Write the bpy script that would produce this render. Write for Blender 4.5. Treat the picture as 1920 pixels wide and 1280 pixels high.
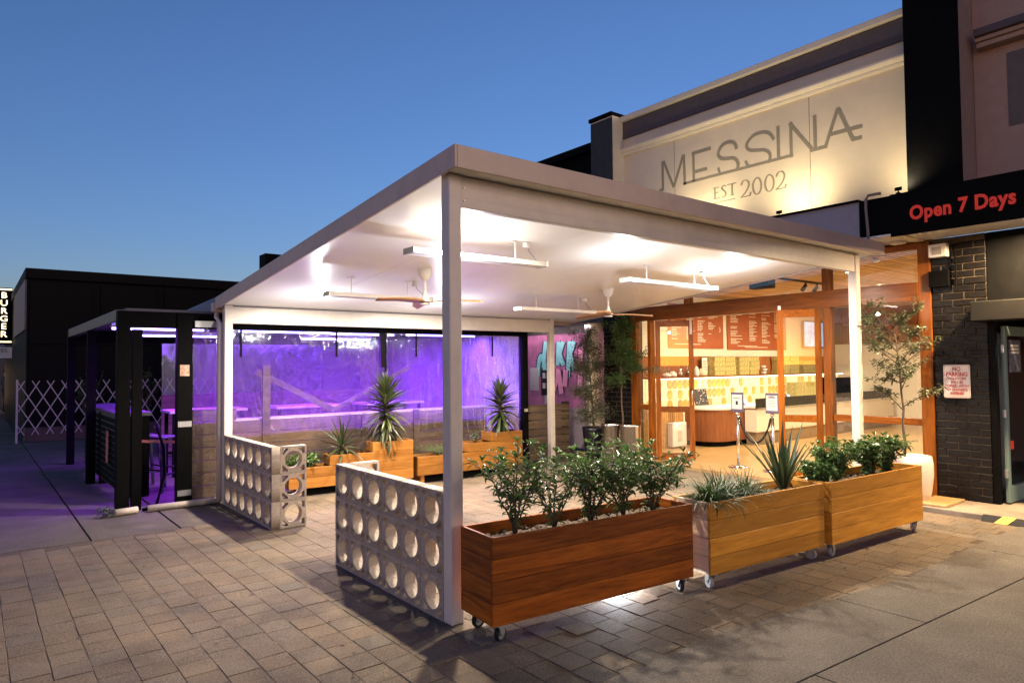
import bpy, bmesh, math, random
from mathutils import Vector, Matrix
random.seed(7)
R = math.radians
SC = bpy.context.scene
COL = SC.collection
for o in list(bpy.data.objects):
    bpy.data.objects.remove(o)

# ------------------------------------------------------------------ camera
cam = bpy.data.cameras.new('camera')
cam.lens = 24.02; cam.sensor_width = 36; cam.sensor_fit = 'HORIZONTAL'
cam.clip_start = 0.05; cam.clip_end = 1500
camo = bpy.data.objects.new('camera', cam); COL.objects.link(camo)
YAW, PITCH, ROLL = 0.901, 0.0341, -0.0097
_f = Vector((math.cos(YAW)*math.cos(PITCH), math.sin(YAW)*math.cos(PITCH), math.sin(PITCH)))
_r = Vector((math.sin(YAW), -math.cos(YAW), 0)); _u = _r.cross(_f)
_r2 = math.cos(ROLL)*_r + math.sin(ROLL)*_u; _u2 = -math.sin(ROLL)*_r + math.cos(ROLL)*_u
CAMP = Vector((-2.5135, -3.8434, 1.721))
camo.matrix_world = Matrix(((_r2.x, _u2.x, -_f.x, CAMP.x), (_r2.y, _u2.y, -_f.y, CAMP.y), (_r2.z, _u2.z, -_f.z, CAMP.z), (0, 0, 0, 1)))
SC.camera = camo

# ------------------------------------------------------------------ dusk sky
SUN_AZ, SUN_EL = -30, 1.0          # degrees: world azimuth (from +X to +Y) of the afterglow, its height
w = bpy.data.worlds.new('World'); SC.world = w; w.use_nodes = True
wn = w.node_tree.nodes; wl = w.node_tree.links
bg = wn['Background']
sky = wn.new('ShaderNodeTexSky'); sky.sky_type = 'NISHITA'; sky.sun_disc = False
sky.sun_elevation = R(SUN_EL); sky.sun_rotation = R(SUN_AZ - 90)
sky.air_density = 0.8; sky.dust_density = 0.5; sky.ozone_density = 2.9
tint = wn.new('ShaderNodeMixRGB'); tint.blend_type = 'MULTIPLY'; tint.inputs[0].default_value = 1; tint.inputs[2].default_value = (1.06, .91, 1.03, 1)
wl.new(sky.outputs[0], tint.inputs[1]); wl.new(tint.outputs[0], bg.inputs[0]); bg.inputs[1].default_value = 0.132
# one sun lamp: warm afterglow, turned and raised to stand in for unseen street lamps
sl = bpy.data.lights.new('sun', 'SUN'); sl.energy = 0.24; sl.angle = R(25); sl.color = (1, .66, .42)
so = bpy.data.objects.new('sun', sl); COL.objects.link(so)
_sd = Vector((math.cos(R(SUN_AZ-30))*math.cos(R(14)), math.sin(R(SUN_AZ-30))*math.cos(R(14)), math.sin(R(14))))
so.rotation_euler = (-_sd).to_track_quat('-Z', 'Y').to_euler(); so.location = (5, -8, 9)

SC.view_settings.view_transform = 'Standard'; SC.view_settings.look = 'None'
SC.view_settings.exposure = 2.0; SC.view_settings.gamma = 1.0
SC.render.engine = 'CYCLES'
SC.cycles.use_denoising = True
SC.cycles.max_bounces = 8; SC.cycles.transparent_max_bounces = 24
SC.cycles.sample_clamp_indirect = 6.0; SC.cycles.caustics_reflective = False; SC.cycles.caustics_refractive = False

# ------------------------------------------------------------------ object helpers
def tag(o, label=None, cat=None, group=None, kind=None):
    if label: o['label'] = label
    if cat: o['category'] = cat
    if group: o['group'] = group
    if kind: o['kind'] = kind
    return o
def thing(name, label, cat, loc=(0, 0, 0), rotz=0.0, group=None):
    o = bpy.data.objects.new(name, None); COL.objects.link(o); o.empty_display_size = .1
    o.location = loc; o.rotation_euler = (0, 0, rotz)
    return tag(o, label, cat, group)
def link(name, me, parent=None, loc=(0, 0, 0), rot=(0, 0, 0), scale=(1, 1, 1)):
    o = bpy.data.objects.new(name, me); COL.objects.link(o)
    o.location = loc; o.rotation_euler = rot; o.scale = scale
    if parent: o.parent = parent
    return o
def copy_tree(o, parent=None):
    c = o.copy(); COL.objects.link(c); c.parent = parent
    for ch in list(o.children): copy_tree(ch, c)
    return c
class MB:
    def __init__(s): s.v = []; s.f = []
    def add(s, vs, fs):
        n = len(s.v); s.v += [tuple(v) for v in vs]; s.f += [tuple(i+n for i in f) for f in fs]; return s
    def box(s, x0, x1, y0, y1, z0, z1):
        v = [(x, y, z) for z in (z0, z1) for y in (y0, y1) for x in (x0, x1)]
        return s.add(v, [(0, 2, 3, 1), (4, 5, 7, 6), (0, 1, 5, 4), (2, 6, 7, 3), (0, 4, 6, 2), (1, 3, 7, 5)])
    def cbox(s, x0, x1, y0, y1, z0, z1, c=.004):     # box with chamfered edges
        m = [(x0+x1)/2, (y0+y1)/2, (z0+z1)/2]; h = [(x1-x0)/2, (y1-y0)/2, (z1-z0)/2]
        c = min(c, .45*min(h)); vs = []; idx = {}
        for a in range(3):
            for sg in (-1, 1):
                for p in (-1, 1):
                    for q in (-1, 1):
                        b, d = (a+1) % 3, (a+2) % 3
                        co = [0, 0, 0]; co[a] = sg*h[a]; co[b] = p*(h[b]-c); co[d] = q*(h[d]-c)
                        key = [0, 0, 0]; key[a] = sg; key[b] = p; key[d] = q
                        idx[(a, tuple(key))] = len(vs); vs.append([co[i]+m[i] for i in range(3)])
        fs = []
        for a in range(3):
            b, d = (a+1) % 3, (a+2) % 3
            for sg in (-1, 1):
                r = []
                for p, q in ((-1, -1), (1, -1), (1, 1), (-1, 1)):
                    k = [0, 0, 0]; k[a] = sg; k[b] = p; k[d] = q; r.append(idx[(a, tuple(k))])
                fs.append(r if sg > 0 else r[::-1])
        for a in range(3):          # edges parallel to axis a
            b, d = (a+1) % 3, (a+2) % 3
            for p in (-1, 1):
                for q in (-1, 1):
                    k0 = [0, 0, 0]; k1 = [0, 0, 0]; k0[a] = -1; k1[a] = 1
                    for k in (k0, k1): k[b] = p; k[d] = q
                    r = [idx[(b, tuple(k0))], idx[(b, tuple(k1))], idx[(d, tuple(k1))], idx[(d, tuple(k0))]]
                    fs.append(r if p*q < 0 else r[::-1])
        for sx in (-1, 1):
            for sy in (-1, 1):
                for sz in (-1, 1):
                    k = (sx, sy, sz); r = [idx[(0, k)], idx[(1, k)], idx[(2, k)]]
                    fs.append(r if sx*sy*sz > 0 else r[::-1])
        return s.add(vs, fs)
    def tube(s, pts, rad, n=8, cap=True):
        pts = [Vector(p) for p in pts]; k = len(pts)
        rr = rad if isinstance(rad, (list, tuple)) else [rad]*k
        rings = []
        for i, p in enumerate(pts):
            t = (pts[min(i+1, k-1)]-pts[max(i-1, 0)]).normalized()
            a = t.cross(Vector((0, 0, 1)) if abs(t.z) < .95 else Vector((1, 0, 0))).normalized(); b = t.cross(a)
            rings.append([p+rr[i]*(math.cos(2*math.pi*j/n)*a+math.sin(2*math.pi*j/n)*b) for j in range(n)])
        vs = [v for r_ in rings for v in r_]; fs = []
        for i in range(k-1):
            for j in range(n):
                fs.append((i*n+j, (i+1)*n+j, (i+1)*n+(j+1) % n, i*n+(j+1) % n))
        if cap: fs.append(tuple(range(n))); fs.append(tuple((k-1)*n+j for j in reversed(range(n))))
        return s.add(vs, fs)
    def lathe(s, prof, c=(0, 0, 0), n=24, cap=True):
        vs = [(c[0]+r_*math.cos(2*math.pi*j/n), c[1]+r_*math.sin(2*math.pi*j/n), c[2]+z) for r_, z in prof for j in range(n)]
        k = len(prof); fs = []
        for i in range(k-1):
            for j in range(n):
                fs.append((i*n+j, i*n+(j+1) % n, (i+1)*n+(j+1) % n, (i+1)*n+j))
        if cap: fs.append(tuple(reversed(range(n)))); fs.append(tuple((k-1)*n+j for j in range(n)))
        return s.add(vs, fs)
    def prism(s, pts, d, o=(0, 0, 0), ax='z'):           # polygon pts (u,v) extruded by d along ax
        def P(u, v, h):
            return {'z': (u, v, h), 'y': (u, h, v), 'x': (h, u, v)}[ax]
        n = len(pts); vs = [Vector(P(u, v, 0))+Vector(o) for u, v in pts]+[Vector(P(u, v, d))+Vector(o) for u, v in pts]
        fs = [tuple(range(n)), tuple(reversed(range(n, 2*n)))]+[(i, i+n, (i+1) % n+n, (i+1) % n) for i in range(n)]
        return s.add(vs, fs)
    def beam(s, a, b, w_, h_):                            # rectangular bar from a to b
        a = Vector(a); b = Vector(b); t = (b-a).normalized()
        u = t.cross(Vector((0, 0, 1)) if abs(t.z) < .95 else Vector((0, 1, 0))).normalized()*w_/2; v = t.cross(u).normalized()*h_/2
        vs = [p+su*u+sv*v for p in (a, b) for su, sv in ((-1, -1), (1, -1), (1, 1), (-1, 1))]
        return s.add(vs, [(0, 1, 2, 3), (7, 6, 5, 4)]+[(i, i+4, (i+1) % 4+4, (i+1) % 4) for i in range(4)])
    def mesh(s, name, mat=None, smooth=False):
        me = bpy.data.meshes.new(name); me.from_pydata(s.v, [], s.f); me.update()
        bm = bmesh.new(); bm.from_mesh(me); bmesh.ops.recalc_face_normals(bm, faces=bm.faces)
        bm.to_mesh(me); bm.free()
        if mat: me.materials.append(mat)
        if smooth:
            for p in me.polygons: p.use_smooth = True
        return me
    def build(s, name, mat, parent=None, smooth=False, bevel=0, loc=(0, 0, 0), rot=(0, 0, 0)):
        o = link(name, s.mesh(name, mat, smooth), parent, loc, rot)
        if bevel:
            m = o.modifiers.new('bevel', 'BEVEL'); m.width = bevel; m.segments = 2; m.limit_method = 'ANGLE'; m.angle_limit = R(50)
        return o
def B(*a): return MB().box(*a)
def CB(*a, c=.004): return MB().cbox(*a, c=c)
def struct(o): o['kind'] = 'structure'; return o

def curve_mesh(name, splines, extrude, mat):
    cu = bpy.data.curves.new(name, 'CURVE'); cu.dimensions = '2D'; cu.fill_mode = 'BOTH'; cu.extrude = extrude
    for pts in splines:
        sp = cu.splines.new('POLY'); sp.points.add(len(pts)-1); sp.use_cyclic_u = True
        for p, q in zip(sp.points, pts): p.co = (q[0], q[1], 0, 1)
    ob = bpy.data.objects.new(name, cu); COL.objects.link(ob)
    dg = bpy.context.evaluated_depsgraph_get(); me = bpy.data.meshes.new_from_object(ob.evaluated_get(dg))
    bpy.data.objects.remove(ob); bpy.data.curves.remove(cu)
    me.name = name; me.materials.clear(); me.materials.append(mat); return me
def text_mesh(name, body, size, mat, extrude=.002, bold=0.0, align='CENTER', spacing=1.0, xs=1.0, lines=1.0):
    cu = bpy.data.curves.new(name, 'FONT'); cu.body = body; cu.size = size; cu.extrude = extrude; cu.offset = bold
    cu.align_x = align; cu.align_y = 'CENTER'; cu.space_character = spacing; cu.space_line = lines; cu.resolution_u = 3
    ob = bpy.data.objects.new(name, cu); COL.objects.link(ob)
    dg = bpy.context.evaluated_depsgraph_get(); me = bpy.data.meshes.new_from_object(ob.evaluated_get(dg))
    bpy.data.objects.remove(ob); bpy.data.curves.remove(cu)
    me.name = name; me.materials.clear(); me.materials.append(mat)
    if xs != 1.0:
        for v in me.vertices: v.co.x *= xs
    return me
FACE_NX = (R(90), 0, R(-90))      # local xy plane -> wall whose visible side looks to -X
FACE_NY = (R(90), 0, 0)           # local xy plane -> wall whose visible side looks to -Y
def lamp(name, kind, loc, energy, color, size=.1, size_y=None, direction=(0, 0, -1), spot=None, blend=.5):
    l = bpy.data.lights.new(name, kind); l.energy = energy; l.color = color
    if kind == 'AREA':
        if size_y: l.shape = 'RECTANGLE'; l.size = size; l.size_y = size_y
        else: l.shape = 'DISK'; l.size = size
        if spot: l.spread = spot
    else:
        l.shadow_soft_size = size
        if kind == 'SPOT': l.spot_size = spot; l.spot_blend = blend
    o = bpy.data.objects.new(name, l); COL.objects.link(o); o.location = loc
    o.rotation_euler = Vector(direction).to_track_quat('-Z', 'Y').to_euler()
    return o

# ------------------------------------------------------------------ materials
def nt(name):
    m = bpy.data.materials.new(name); m.use_nodes = True
    t = m.node_tree; return m, t, t.nodes, t.links, t.nodes['Principled BSDF']
def ramp(n, stops):
    r_ = n.new('ShaderNodeValToRGB'); e = r_.color_ramp.elements
    while len(e) < len(stops): e.new(.5)
    for k, (p, c) in enumerate(stops):
        e[k].position = p; e[k].color = (*c, 1) if len(c) == 3 else c
    return r_
def plain(name, col, rough=.6, metal=0.0, var=.12, scale=9.0, bump=.05, bscale=120.0, emit=None, es=0.0, spec=.5, stain=0.0, coat=0.0, speck=0.0):
    m, t, n, l, b = nt(name)
    b.inputs['Roughness'].default_value = rough; b.inputs['Metallic'].default_value = metal
    b.inputs['Specular IOR Level'].default_value = spec
    if coat: b.inputs['Coat Weight'].default_value = coat; b.inputs['Coat Roughness'].default_value = .15
    tc = n.new('ShaderNodeTexCoord')
    no = n.new('ShaderNodeTexNoise'); no.inputs['Scale'].default_value = scale; no.inputs['Detail'].default_value = 6
    l.new(tc.outputs['Object'], no.inputs['Vector'])
    lo = tuple(max(0, c*(1-var)) for c in col); hi = tuple(min(1, c*(1+var)) for c in col)
    r_ = ramp(n, [(.3, lo), (.7, hi)]); l.new(no.outputs['Fac'], r_.inputs[0])
    out = r_.outputs[0]
    if stain:
        n2 = n.new('ShaderNodeTexNoise'); n2.inputs['Scale'].default_value = scale*.22; n2.inputs['Detail'].default_value = 8
        l.new(tc.outputs['Object'], n2.inputs['Vector'])
        r2 = ramp(n, [(.42, (1, 1, 1)), (.72, (1-stain,)*3)]); l.new(n2.outputs['Fac'], r2.inputs[0])
        mx = n.new('ShaderNodeMixRGB'); mx.blend_type = 'MULTIPLY'; mx.inputs[0].default_value = 1
        l.new(out, mx.inputs[1]); l.new(r2.outputs[0], mx.inputs[2]); out = mx.outputs[0]
    if speck > .5:
        vo = n.new('ShaderNodeTexVoronoi'); vo.inputs['Scale'].default_value = 1.9; l.new(tc.outputs['Object'], vo.inputs['Vector'])
        rv = ramp(n, [(.025, (.4, .39, .38)), (.04, (1, 1, 1))]); l.new(vo.outputs['Distance'], rv.inputs[0])
        m5 = n.new('ShaderNodeMixRGB'); m5.blend_type = 'MULTIPLY'; m5.inputs[0].default_value = 1; l.new(out, m5.inputs[1]); l.new(rv.outputs[0], m5.inputs[2]); out = m5.outputs[0]
    if speck:
        n4 = n.new('ShaderNodeTexNoise'); n4.inputs['Scale'].default_value = 85; n4.inputs['Detail'].default_value = 5; n4.inputs['Roughness'].default_value = .75
        l.new(tc.outputs['Object'], n4.inputs['Vector'])
        r4 = ramp(n, [(.33, (1-speck,)*3), (.5, (1, 1, 1)), (.68, (1+speck,)*3)]); l.new(n4.outputs['Fac'], r4.inputs[0])
        m4 = n.new('ShaderNodeMixRGB'); m4.blend_type = 'MULTIPLY'; m4.inputs[0].default_value = 1; l.new(out, m4.inputs[1]); l.new(r4.outputs[0], m4.inputs[2]); out = m4.outputs[0]
    l.new(out, b.inputs['Base Color'])
    if bump:
        n3 = n.new('ShaderNodeTexNoise'); n3.inputs['Scale'].default_value = bscale; n3.inputs['Detail'].default_value = 3
        l.new(tc.outputs['Object'], n3.inputs['Vector'])
        bp = n.new('ShaderNodeBump'); bp.inputs['Strength'].default_value = bump*4; bp.inputs['Distance'].default_value = .004
        l.new(n3.outputs['Fac'], bp.inputs['Height']); l.new(bp.outputs[0], b.inputs['Normal'])
    if emit: b.inputs['Emission Color'].default_value = (*emit, 1); b.inputs['Emission Strength'].default_value = es
    return m
def glow(name, col, s): return plain(name, col, emit=col, es=s, var=0, bump=0)
def wood(name, dark, light, rough=.45, axis='x', fine=38.0, bump=.12, coat=0.0, spec=.2):
    m, t, n, l, b = nt(name); b.inputs['Specular IOR Level'].default_value = spec
    tc = n.new('ShaderNodeTexCoord'); oi = n.new('ShaderNodeObjectInfo')
    mp = n.new('ShaderNodeMapping'); sc = {'x': (.9, 11, 11), 'y': (11, .9, 11), 'z': (11, 11, .9)}[axis]
    mp.inputs['Scale'].default_value = sc
    ad = n.new('ShaderNodeVectorMath'); ad.operation = 'ADD'
    sv = n.new('ShaderNodeVectorMath'); sv.operation = 'SCALE'; sv.inputs[0].default_value = (31, 57, 73)
    l.new(oi.outputs['Random'], sv.inputs['Scale'])
    l.new(tc.outputs['Object'], ad.inputs[0]); l.new(sv.outputs[0], ad.inputs[1]); l.new(ad.outputs[0], mp.inputs['Vector'])
    a = n.new('ShaderNodeTexNoise'); a.inputs['Scale'].default_value = 1.6; a.inputs['Detail'].default_value = 7; a.inputs['Distortion'].default_value = 1.1
    l.new(mp.outputs[0], a.inputs['Vector'])
    f_ = n.new('ShaderNodeTexNoise'); f_.inputs['Scale'].default_value = fine/6; f_.inputs['Detail'].default_value = 4
    l.new(mp.outputs[0], f_.inputs['Vector'])
    mxf = n.new('ShaderNodeMath'); mxf.operation = 'MULTIPLY_ADD'; mxf.inputs[1].default_value = .35; l.new(f_.outputs['Fac'], mxf.inputs[0])
    ms = n.new('ShaderNodeMath'); ms.operation = 'MULTIPLY'; ms.inputs[1].default_value = .65; l.new(a.outputs['Fac'], ms.inputs[0]); l.new(ms.outputs[0], mxf.inputs[2])
    mid = tuple((p+q)/2 for p, q in zip(dark, light))
    r_ = ramp(n, [(.34, dark), (.5, mid), (.66, light)]); l.new(mxf.outputs[0], r_.inputs[0])
    hs = n.new('ShaderNodeHueSaturation')
    vr = n.new('ShaderNodeMapRange'); vr.inputs['To Min'].default_value = .68; vr.inputs['To Max'].default_value = 1.22
    l.new(oi.outputs['Random'], vr.inputs[0]); l.new(vr.outputs[0], hs.inputs['Value']); l.new(r_.outputs[0], hs.inputs['Color'])
    l.new(hs.outputs[0], b.inputs['Base Color'])
    b.inputs['Roughness'].default_value = rough
    if coat: b.inputs['Coat Weight'].default_value = coat; b.inputs['Coat Roughness'].default_value = .2
    bp = n.new('ShaderNodeBump'); bp.inputs['Strength'].default_value = bump; bp.inputs['Distance'].default_value = .01
    l.new(mxf.outputs[0], bp.inputs['Height']); l.new(bp.outputs[0], b.inputs['Normal'])
    return m
def leafmat(name, cols, rough=.32, trans=.25):
    m, t, n, l, b = nt(name)
    ge = n.new('ShaderNodeNewGeometry'); oi = n.new('ShaderNodeObjectInfo')
    s_ = n.new('ShaderNodeMath'); s_.operation = 'ADD'; l.new(ge.outputs['Random Per Island'], s_.inputs[0]); l.new(oi.outputs['Random'], s_.inputs[1])
    fr = n.new('ShaderNodeMath'); fr.operation = 'FRACT'; l.new(s_.outputs[0], fr.inputs[0])
    r_ = ramp(n, [(i/(len(cols)-1), c) for i, c in enumerate(cols)]); l.new(fr.outputs[0], r_.inputs[0])
    l.new(r_.outputs[0], b.inputs['Base Color']); b.inputs['Roughness'].default_value = rough
    tr = n.new('ShaderNodeBsdfTranslucent'); l.new(r_.outputs[0], tr.inputs[0])
    mx = n.new('ShaderNodeMixShader'); mx.inputs[0].default_value = trans
    l.new(b.outputs[0], mx.inputs[1]); l.new(tr.outputs[0], mx.inputs[2]); l.new(mx.outputs[0], n['Material Output'].inputs[0])
    return m
def glassmat(name, tint=(1, 1, 1), refl=.1, rough=.0, haze=0.0, hcol=(.8, .8, .8), hscale=6.0, wav=0.0):
    m, t, n, l, b = nt(name)
    tr = n.new('ShaderNodeBsdfTransparent'); tr.inputs[0].default_value = (*tint, 1)
    gl = n.new('ShaderNodeBsdfGlossy'); gl.inputs['Roughness'].default_value = rough
    fz = n.new('ShaderNodeFresnel'); fz.inputs[0].default_value = 1.45
    mu = n.new('ShaderNodeMath'); mu.operation = 'MULTIPLY_ADD'; mu.inputs[1].default_value = 1.0; mu.inputs[2].default_value = refl*.2; mu.use_clamp = True
    l.new(fz.outputs[0], mu.inputs[0])
    mx = n.new('ShaderNodeMixShader'); l.new(mu.outputs[0], mx.inputs[0]); l.new(tr.outputs[0], mx.inputs[1]); l.new(gl.outputs[0], mx.inputs[2])
    out = mx.outputs[0]
    if haze or wav:
        tc = n.new('ShaderNodeTexCoord')
        no = n.new('ShaderNodeTexNoise'); no.inputs['Scale'].default_value = hscale; no.inputs['Detail'].default_value = 9; no.inputs['Roughness'].default_value = .7
        l.new(tc.outputs['Object'], no.inputs['Vector'])
        if wav:
            n2 = n.new('ShaderNodeTexNoise'); n2.inputs['Scale'].default_value = 3.5; n2.inputs['Detail'].default_value = 3; n2.inputs['Distortion'].default_value = 1.5
            mpv = n.new('ShaderNodeMapping'); mpv.inputs['Scale'].default_value = (1.6, 1, .45); l.new(tc.outputs['Object'], mpv.inputs['Vector']); l.new(mpv.outputs[0], n2.inputs['Vector'])
            bp = n.new('ShaderNodeBump'); bp.inputs['Strength'].default_value = wav; bp.inputs['Distance'].default_value = .05
            l.new(n2.outputs['Fac'], bp.inputs['Height']); l.new(bp.outputs[0], gl.inputs['Normal']); l.new(bp.outputs[0], fz.inputs['Normal'])
        if haze:
            di = n.new('ShaderNodeBsdfDiffuse'); di.inputs[0].default_value = (*hcol, 1)
            ts = n.new('ShaderNodeBsdfTranslucent'); ts.inputs[0].default_value = (*hcol, 1)
            md = n.new('ShaderNodeMixShader'); md.inputs[0].default_value = .97; l.new(di.outputs[0], md.inputs[1]); l.new(ts.outputs[0], md.inputs[2])
            mr = n.new('ShaderNodeMapRange'); mr.inputs['From Min'].default_value = .38; mr.inputs['From Max'].default_value = .66
            mr.inputs['To Min'].default_value = haze*.35; mr.inputs['To Max'].default_value = haze*1.4
            l.new(no.outputs['Fac'], mr.inputs[0])
            m2 = n.new('ShaderNodeMixShader'); l.new(mr.outputs[0], m2.inputs[0]); l.new(out, m2.inputs[1]); l.new(md.outputs[0], m2.inputs[2]); out = m2.outputs[0]
    l.new(out, n['Material Output'].inputs[0])
    return m
M = {}
M['white'] = plain('white_powdercoat', (.56, .52, .48), .38, var=.05, bump=.01, stain=.1)
M['ceiling'] = plain('satin_white_panel', (.86, .86, .86), .34, var=.02, bump=0, scale=3)
M['fascia'] = plain('fawn_metal_fascia', (.50, .40, .34), .42, var=.06, bump=.01, stain=.12)
M['block'] = plain('grey_concrete_block', (.38, .325, .27), .9, var=.12, scale=14, bump=.35, bscale=120, stain=.28, speck=.35)
M['concrete'] = plain('worn_concrete', (.115, .099, .083), .9, var=.14, scale=3, bump=.3, bscale=110, stain=.38, speck=.55, spec=.3)
M['slab'] = plain('step_concrete', (.24, .19, .14), .8, var=.15, scale=8, bump=.15, stain=.3)
M['sand'] = plain('joint_sand', (.070, .052, .038), .95, var=.3, scale=30, bump=.3)
M['asphalt'] = plain('asphalt', (.06, .055, .055), .9, var=.25, scale=20, bump=.3)
M['black'] = plain('black_paint', (.0025, .0024, .0024), .65, var=.3, bump=.03, spec=.06)
M['blackmetal'] = plain('black_metal', (.002, .002, .0022), .6, var=.2, bump=.02, spec=.06)
M['steel'] = plain('brushed_steel', (.78, .76, .74), .15, metal=1, var=.06, bump=.01)
M['galv'] = plain('galvanised', (.45, .46, .47), .4, metal=.8, var=.1, bump=.03)
M['rubber'] = plain('castor_rubber', (.012, .013, .015), .7, var=.2, spec=.2)
M['rubbergrey'] = plain('grey_castor_rubber', (.28, .29, .30), .6, var=.2)
M['cream'] = plain('cream_render', (.66, .56, .40), .7, var=.04, scale=4, bump=.03, stain=.1)
M['creamtrim'] = plain('cream_trim', (.68, .60, .46), .6, var=.04, bump=.02)
M['plum'] = plain('plum_band', (.075, .055, .055), .6, var=.1, bump=.03)
M['letter'] = plain('sign_letter_grey', (.25, .22, .15), .6, var=.05, bump=0)
M['brownrender'] = plain('brown_render', (.36, .25, .19), .75, var=.06, bump=.05)
M['blackbrick'] = plain('black_painted_brick', (.005, .004, .0036), .42, var=.3, scale=30, bump=.35, bscale=60, spec=.22)
M['mortar'] = plain('black_mortar', (.06, .040, .020), .7, var=.3, bump=.2)
M['plastic'] = plain('white_plastic', (.75, .73, .70), .35, var=.03, bump=0)
M['wallwhite'] = plain('shop_white_wall', (.82, .77, .66), .5, var=.03, bump=.01)
M['red'] = plain('red_lettering', (.6, .03, .015), .5, var=.05, bump=0, emit=(.8, .05, .02), es=.05)  # faint glow added to the red paint
M['soil'] = plain('potting_mix', (.075, .05, .03), .95, var=.6, scale=60, bump=.6, bscale=90)
M['chip'] = plain('bark_chip', (.055, .03, .013), .9, var=.4, scale=25)
M['teal'] = plain('teal_door_paint', (.16, .25, .23), .4, var=.06, bump=.02)
M['pvc'] = plain('cream_pvc_pipe', (.55, .47, .38), .5, var=.12, scale=6, stain=.25)
M['w_red'] = wood('cedar_oiled_dark', (.12, .026, .002), (.38, .108, .009), .5)
M['w_redy'] = wood('cedar_oiled_dark_cross', (.12, .026, .002), (.38, .108, .009), .5, 'y')
M['w_honey'] = wood('cedar_honey', (.36, .155, .016), (.60, .285, .036), .5)
M['w_honeyy'] = wood('cedar_honey_cross', (.36, .155, .016), (.60, .285, .036), .5, 'y')
M['w_pale'] = wood('pale_end_timber', (.50, .38, .27), (.68, .55, .42), .6, 'y')  # paler timber tone for the left end planks of the middle planter
M['w_orange'] = wood('cedar_orange', (.20, .075, .012), (.33, .145, .030), .42)
M['w_orangey'] = wood('cedar_orange_cross', (.20, .075, .012), (.33, .145, .030), .42, 'y')
M['w_frame'] = wood('merbau_frame', (.14, .036, .004), (.31, .095, .010), .3, 'y', coat=.1)
M['w_framez'] = wood('merbau_frame_upright', (.14, .036, .004), (.31, .095, .010), .3, 'z', coat=.1)
M['w_old'] = wood('weathered_board', (.06, .042, .028), (.17, .12, .08), .8)
M['w_oldy'] = wood('weathered_board_cross', (.06, .042, .028), (.17, .12, .08), .8, 'y')
M['w_counter'] = wood('counter_veneer', (.22, .075, .03), (.36, .14, .055), .4, 'z')
M['w_slat'] = wood('ceiling_slat', (.42, .24, .09), (.60, .38, .16), .5)
M['w_blade'] = wood('fan_blade_timber', (.36, .19, .09), (.52, .30, .16), .4)
M['floor'] = plain('polished_shop_floor', (.42, .27, .12), .28, var=.1, scale=5, bump=.01, stain=.12)
M['glass'] = glassmat('window_glass', refl=.25)
M['blind'] = glassmat('clear_pvc_blind', (.93, .93, .97), refl=.35, rough=.10, haze=.19, hcol=(.78, .74, .84), hscale=30, wav=.26)
M['led'] = glow('led_lens', (1, .88, .68), 30)
M['tube'] = glow('violet_led_tube', (.30, .22, 1), 5)
M['shelfled'] = glow('shelf_led', (1, .86, .6), 2.5)
M['leaf'] = leafmat('shrub_leaf', [(.022, .052, .014), (.045, .10, .024), (.085, .15, .04), (.055, .11, .03)], .42)
M['leafpale'] = leafmat('new_leaf', [(.06, .13, .03), (.11, .2, .05), (.05, .11, .03)], .3)
M['leafolive'] = leafmat('olive_leaf', [(.05, .07, .03), (.10, .12, .06), (.16, .17, .10), (.035, .055, .02)], .4)
M['leafsilver'] = leafmat('silver_olive_leaf', [(.07, .085, .045), (.15, .16, .10), (.24, .24, .17), (.05, .07, .03)], .4)
M['grass'] = leafmat('lilyturf_leaf', [(.012, .034, .008), (.024, .06, .012), (.05, .10, .022)], .5)
M['flax'] = leafmat('flax_leaf', [(.02, .04, .018), (.045, .075, .03), (.07, .10, .05)], .35)
M['yucca'] = leafmat('yucca_leaf', [(.018, .034, .010), (.04, .062, .018), (.075, .095, .03), (.035, .025, .015)], .4)
M['bark'] = plain('twig_bark', (.09, .06, .04), .85, var=.3, scale=30, bump=.3)
M['paper'] = plain('printed_paper', (.8, .77, .72), .6, var=.03, bump=0)
M['ink'] = plain('dark_print', (.03, .028, .035), .6, var=.1, bump=0)
# ================================================================== ground
struct(B(-400, 400, -400, 400, -.5, -.06).build('ground', M['asphalt']))

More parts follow.
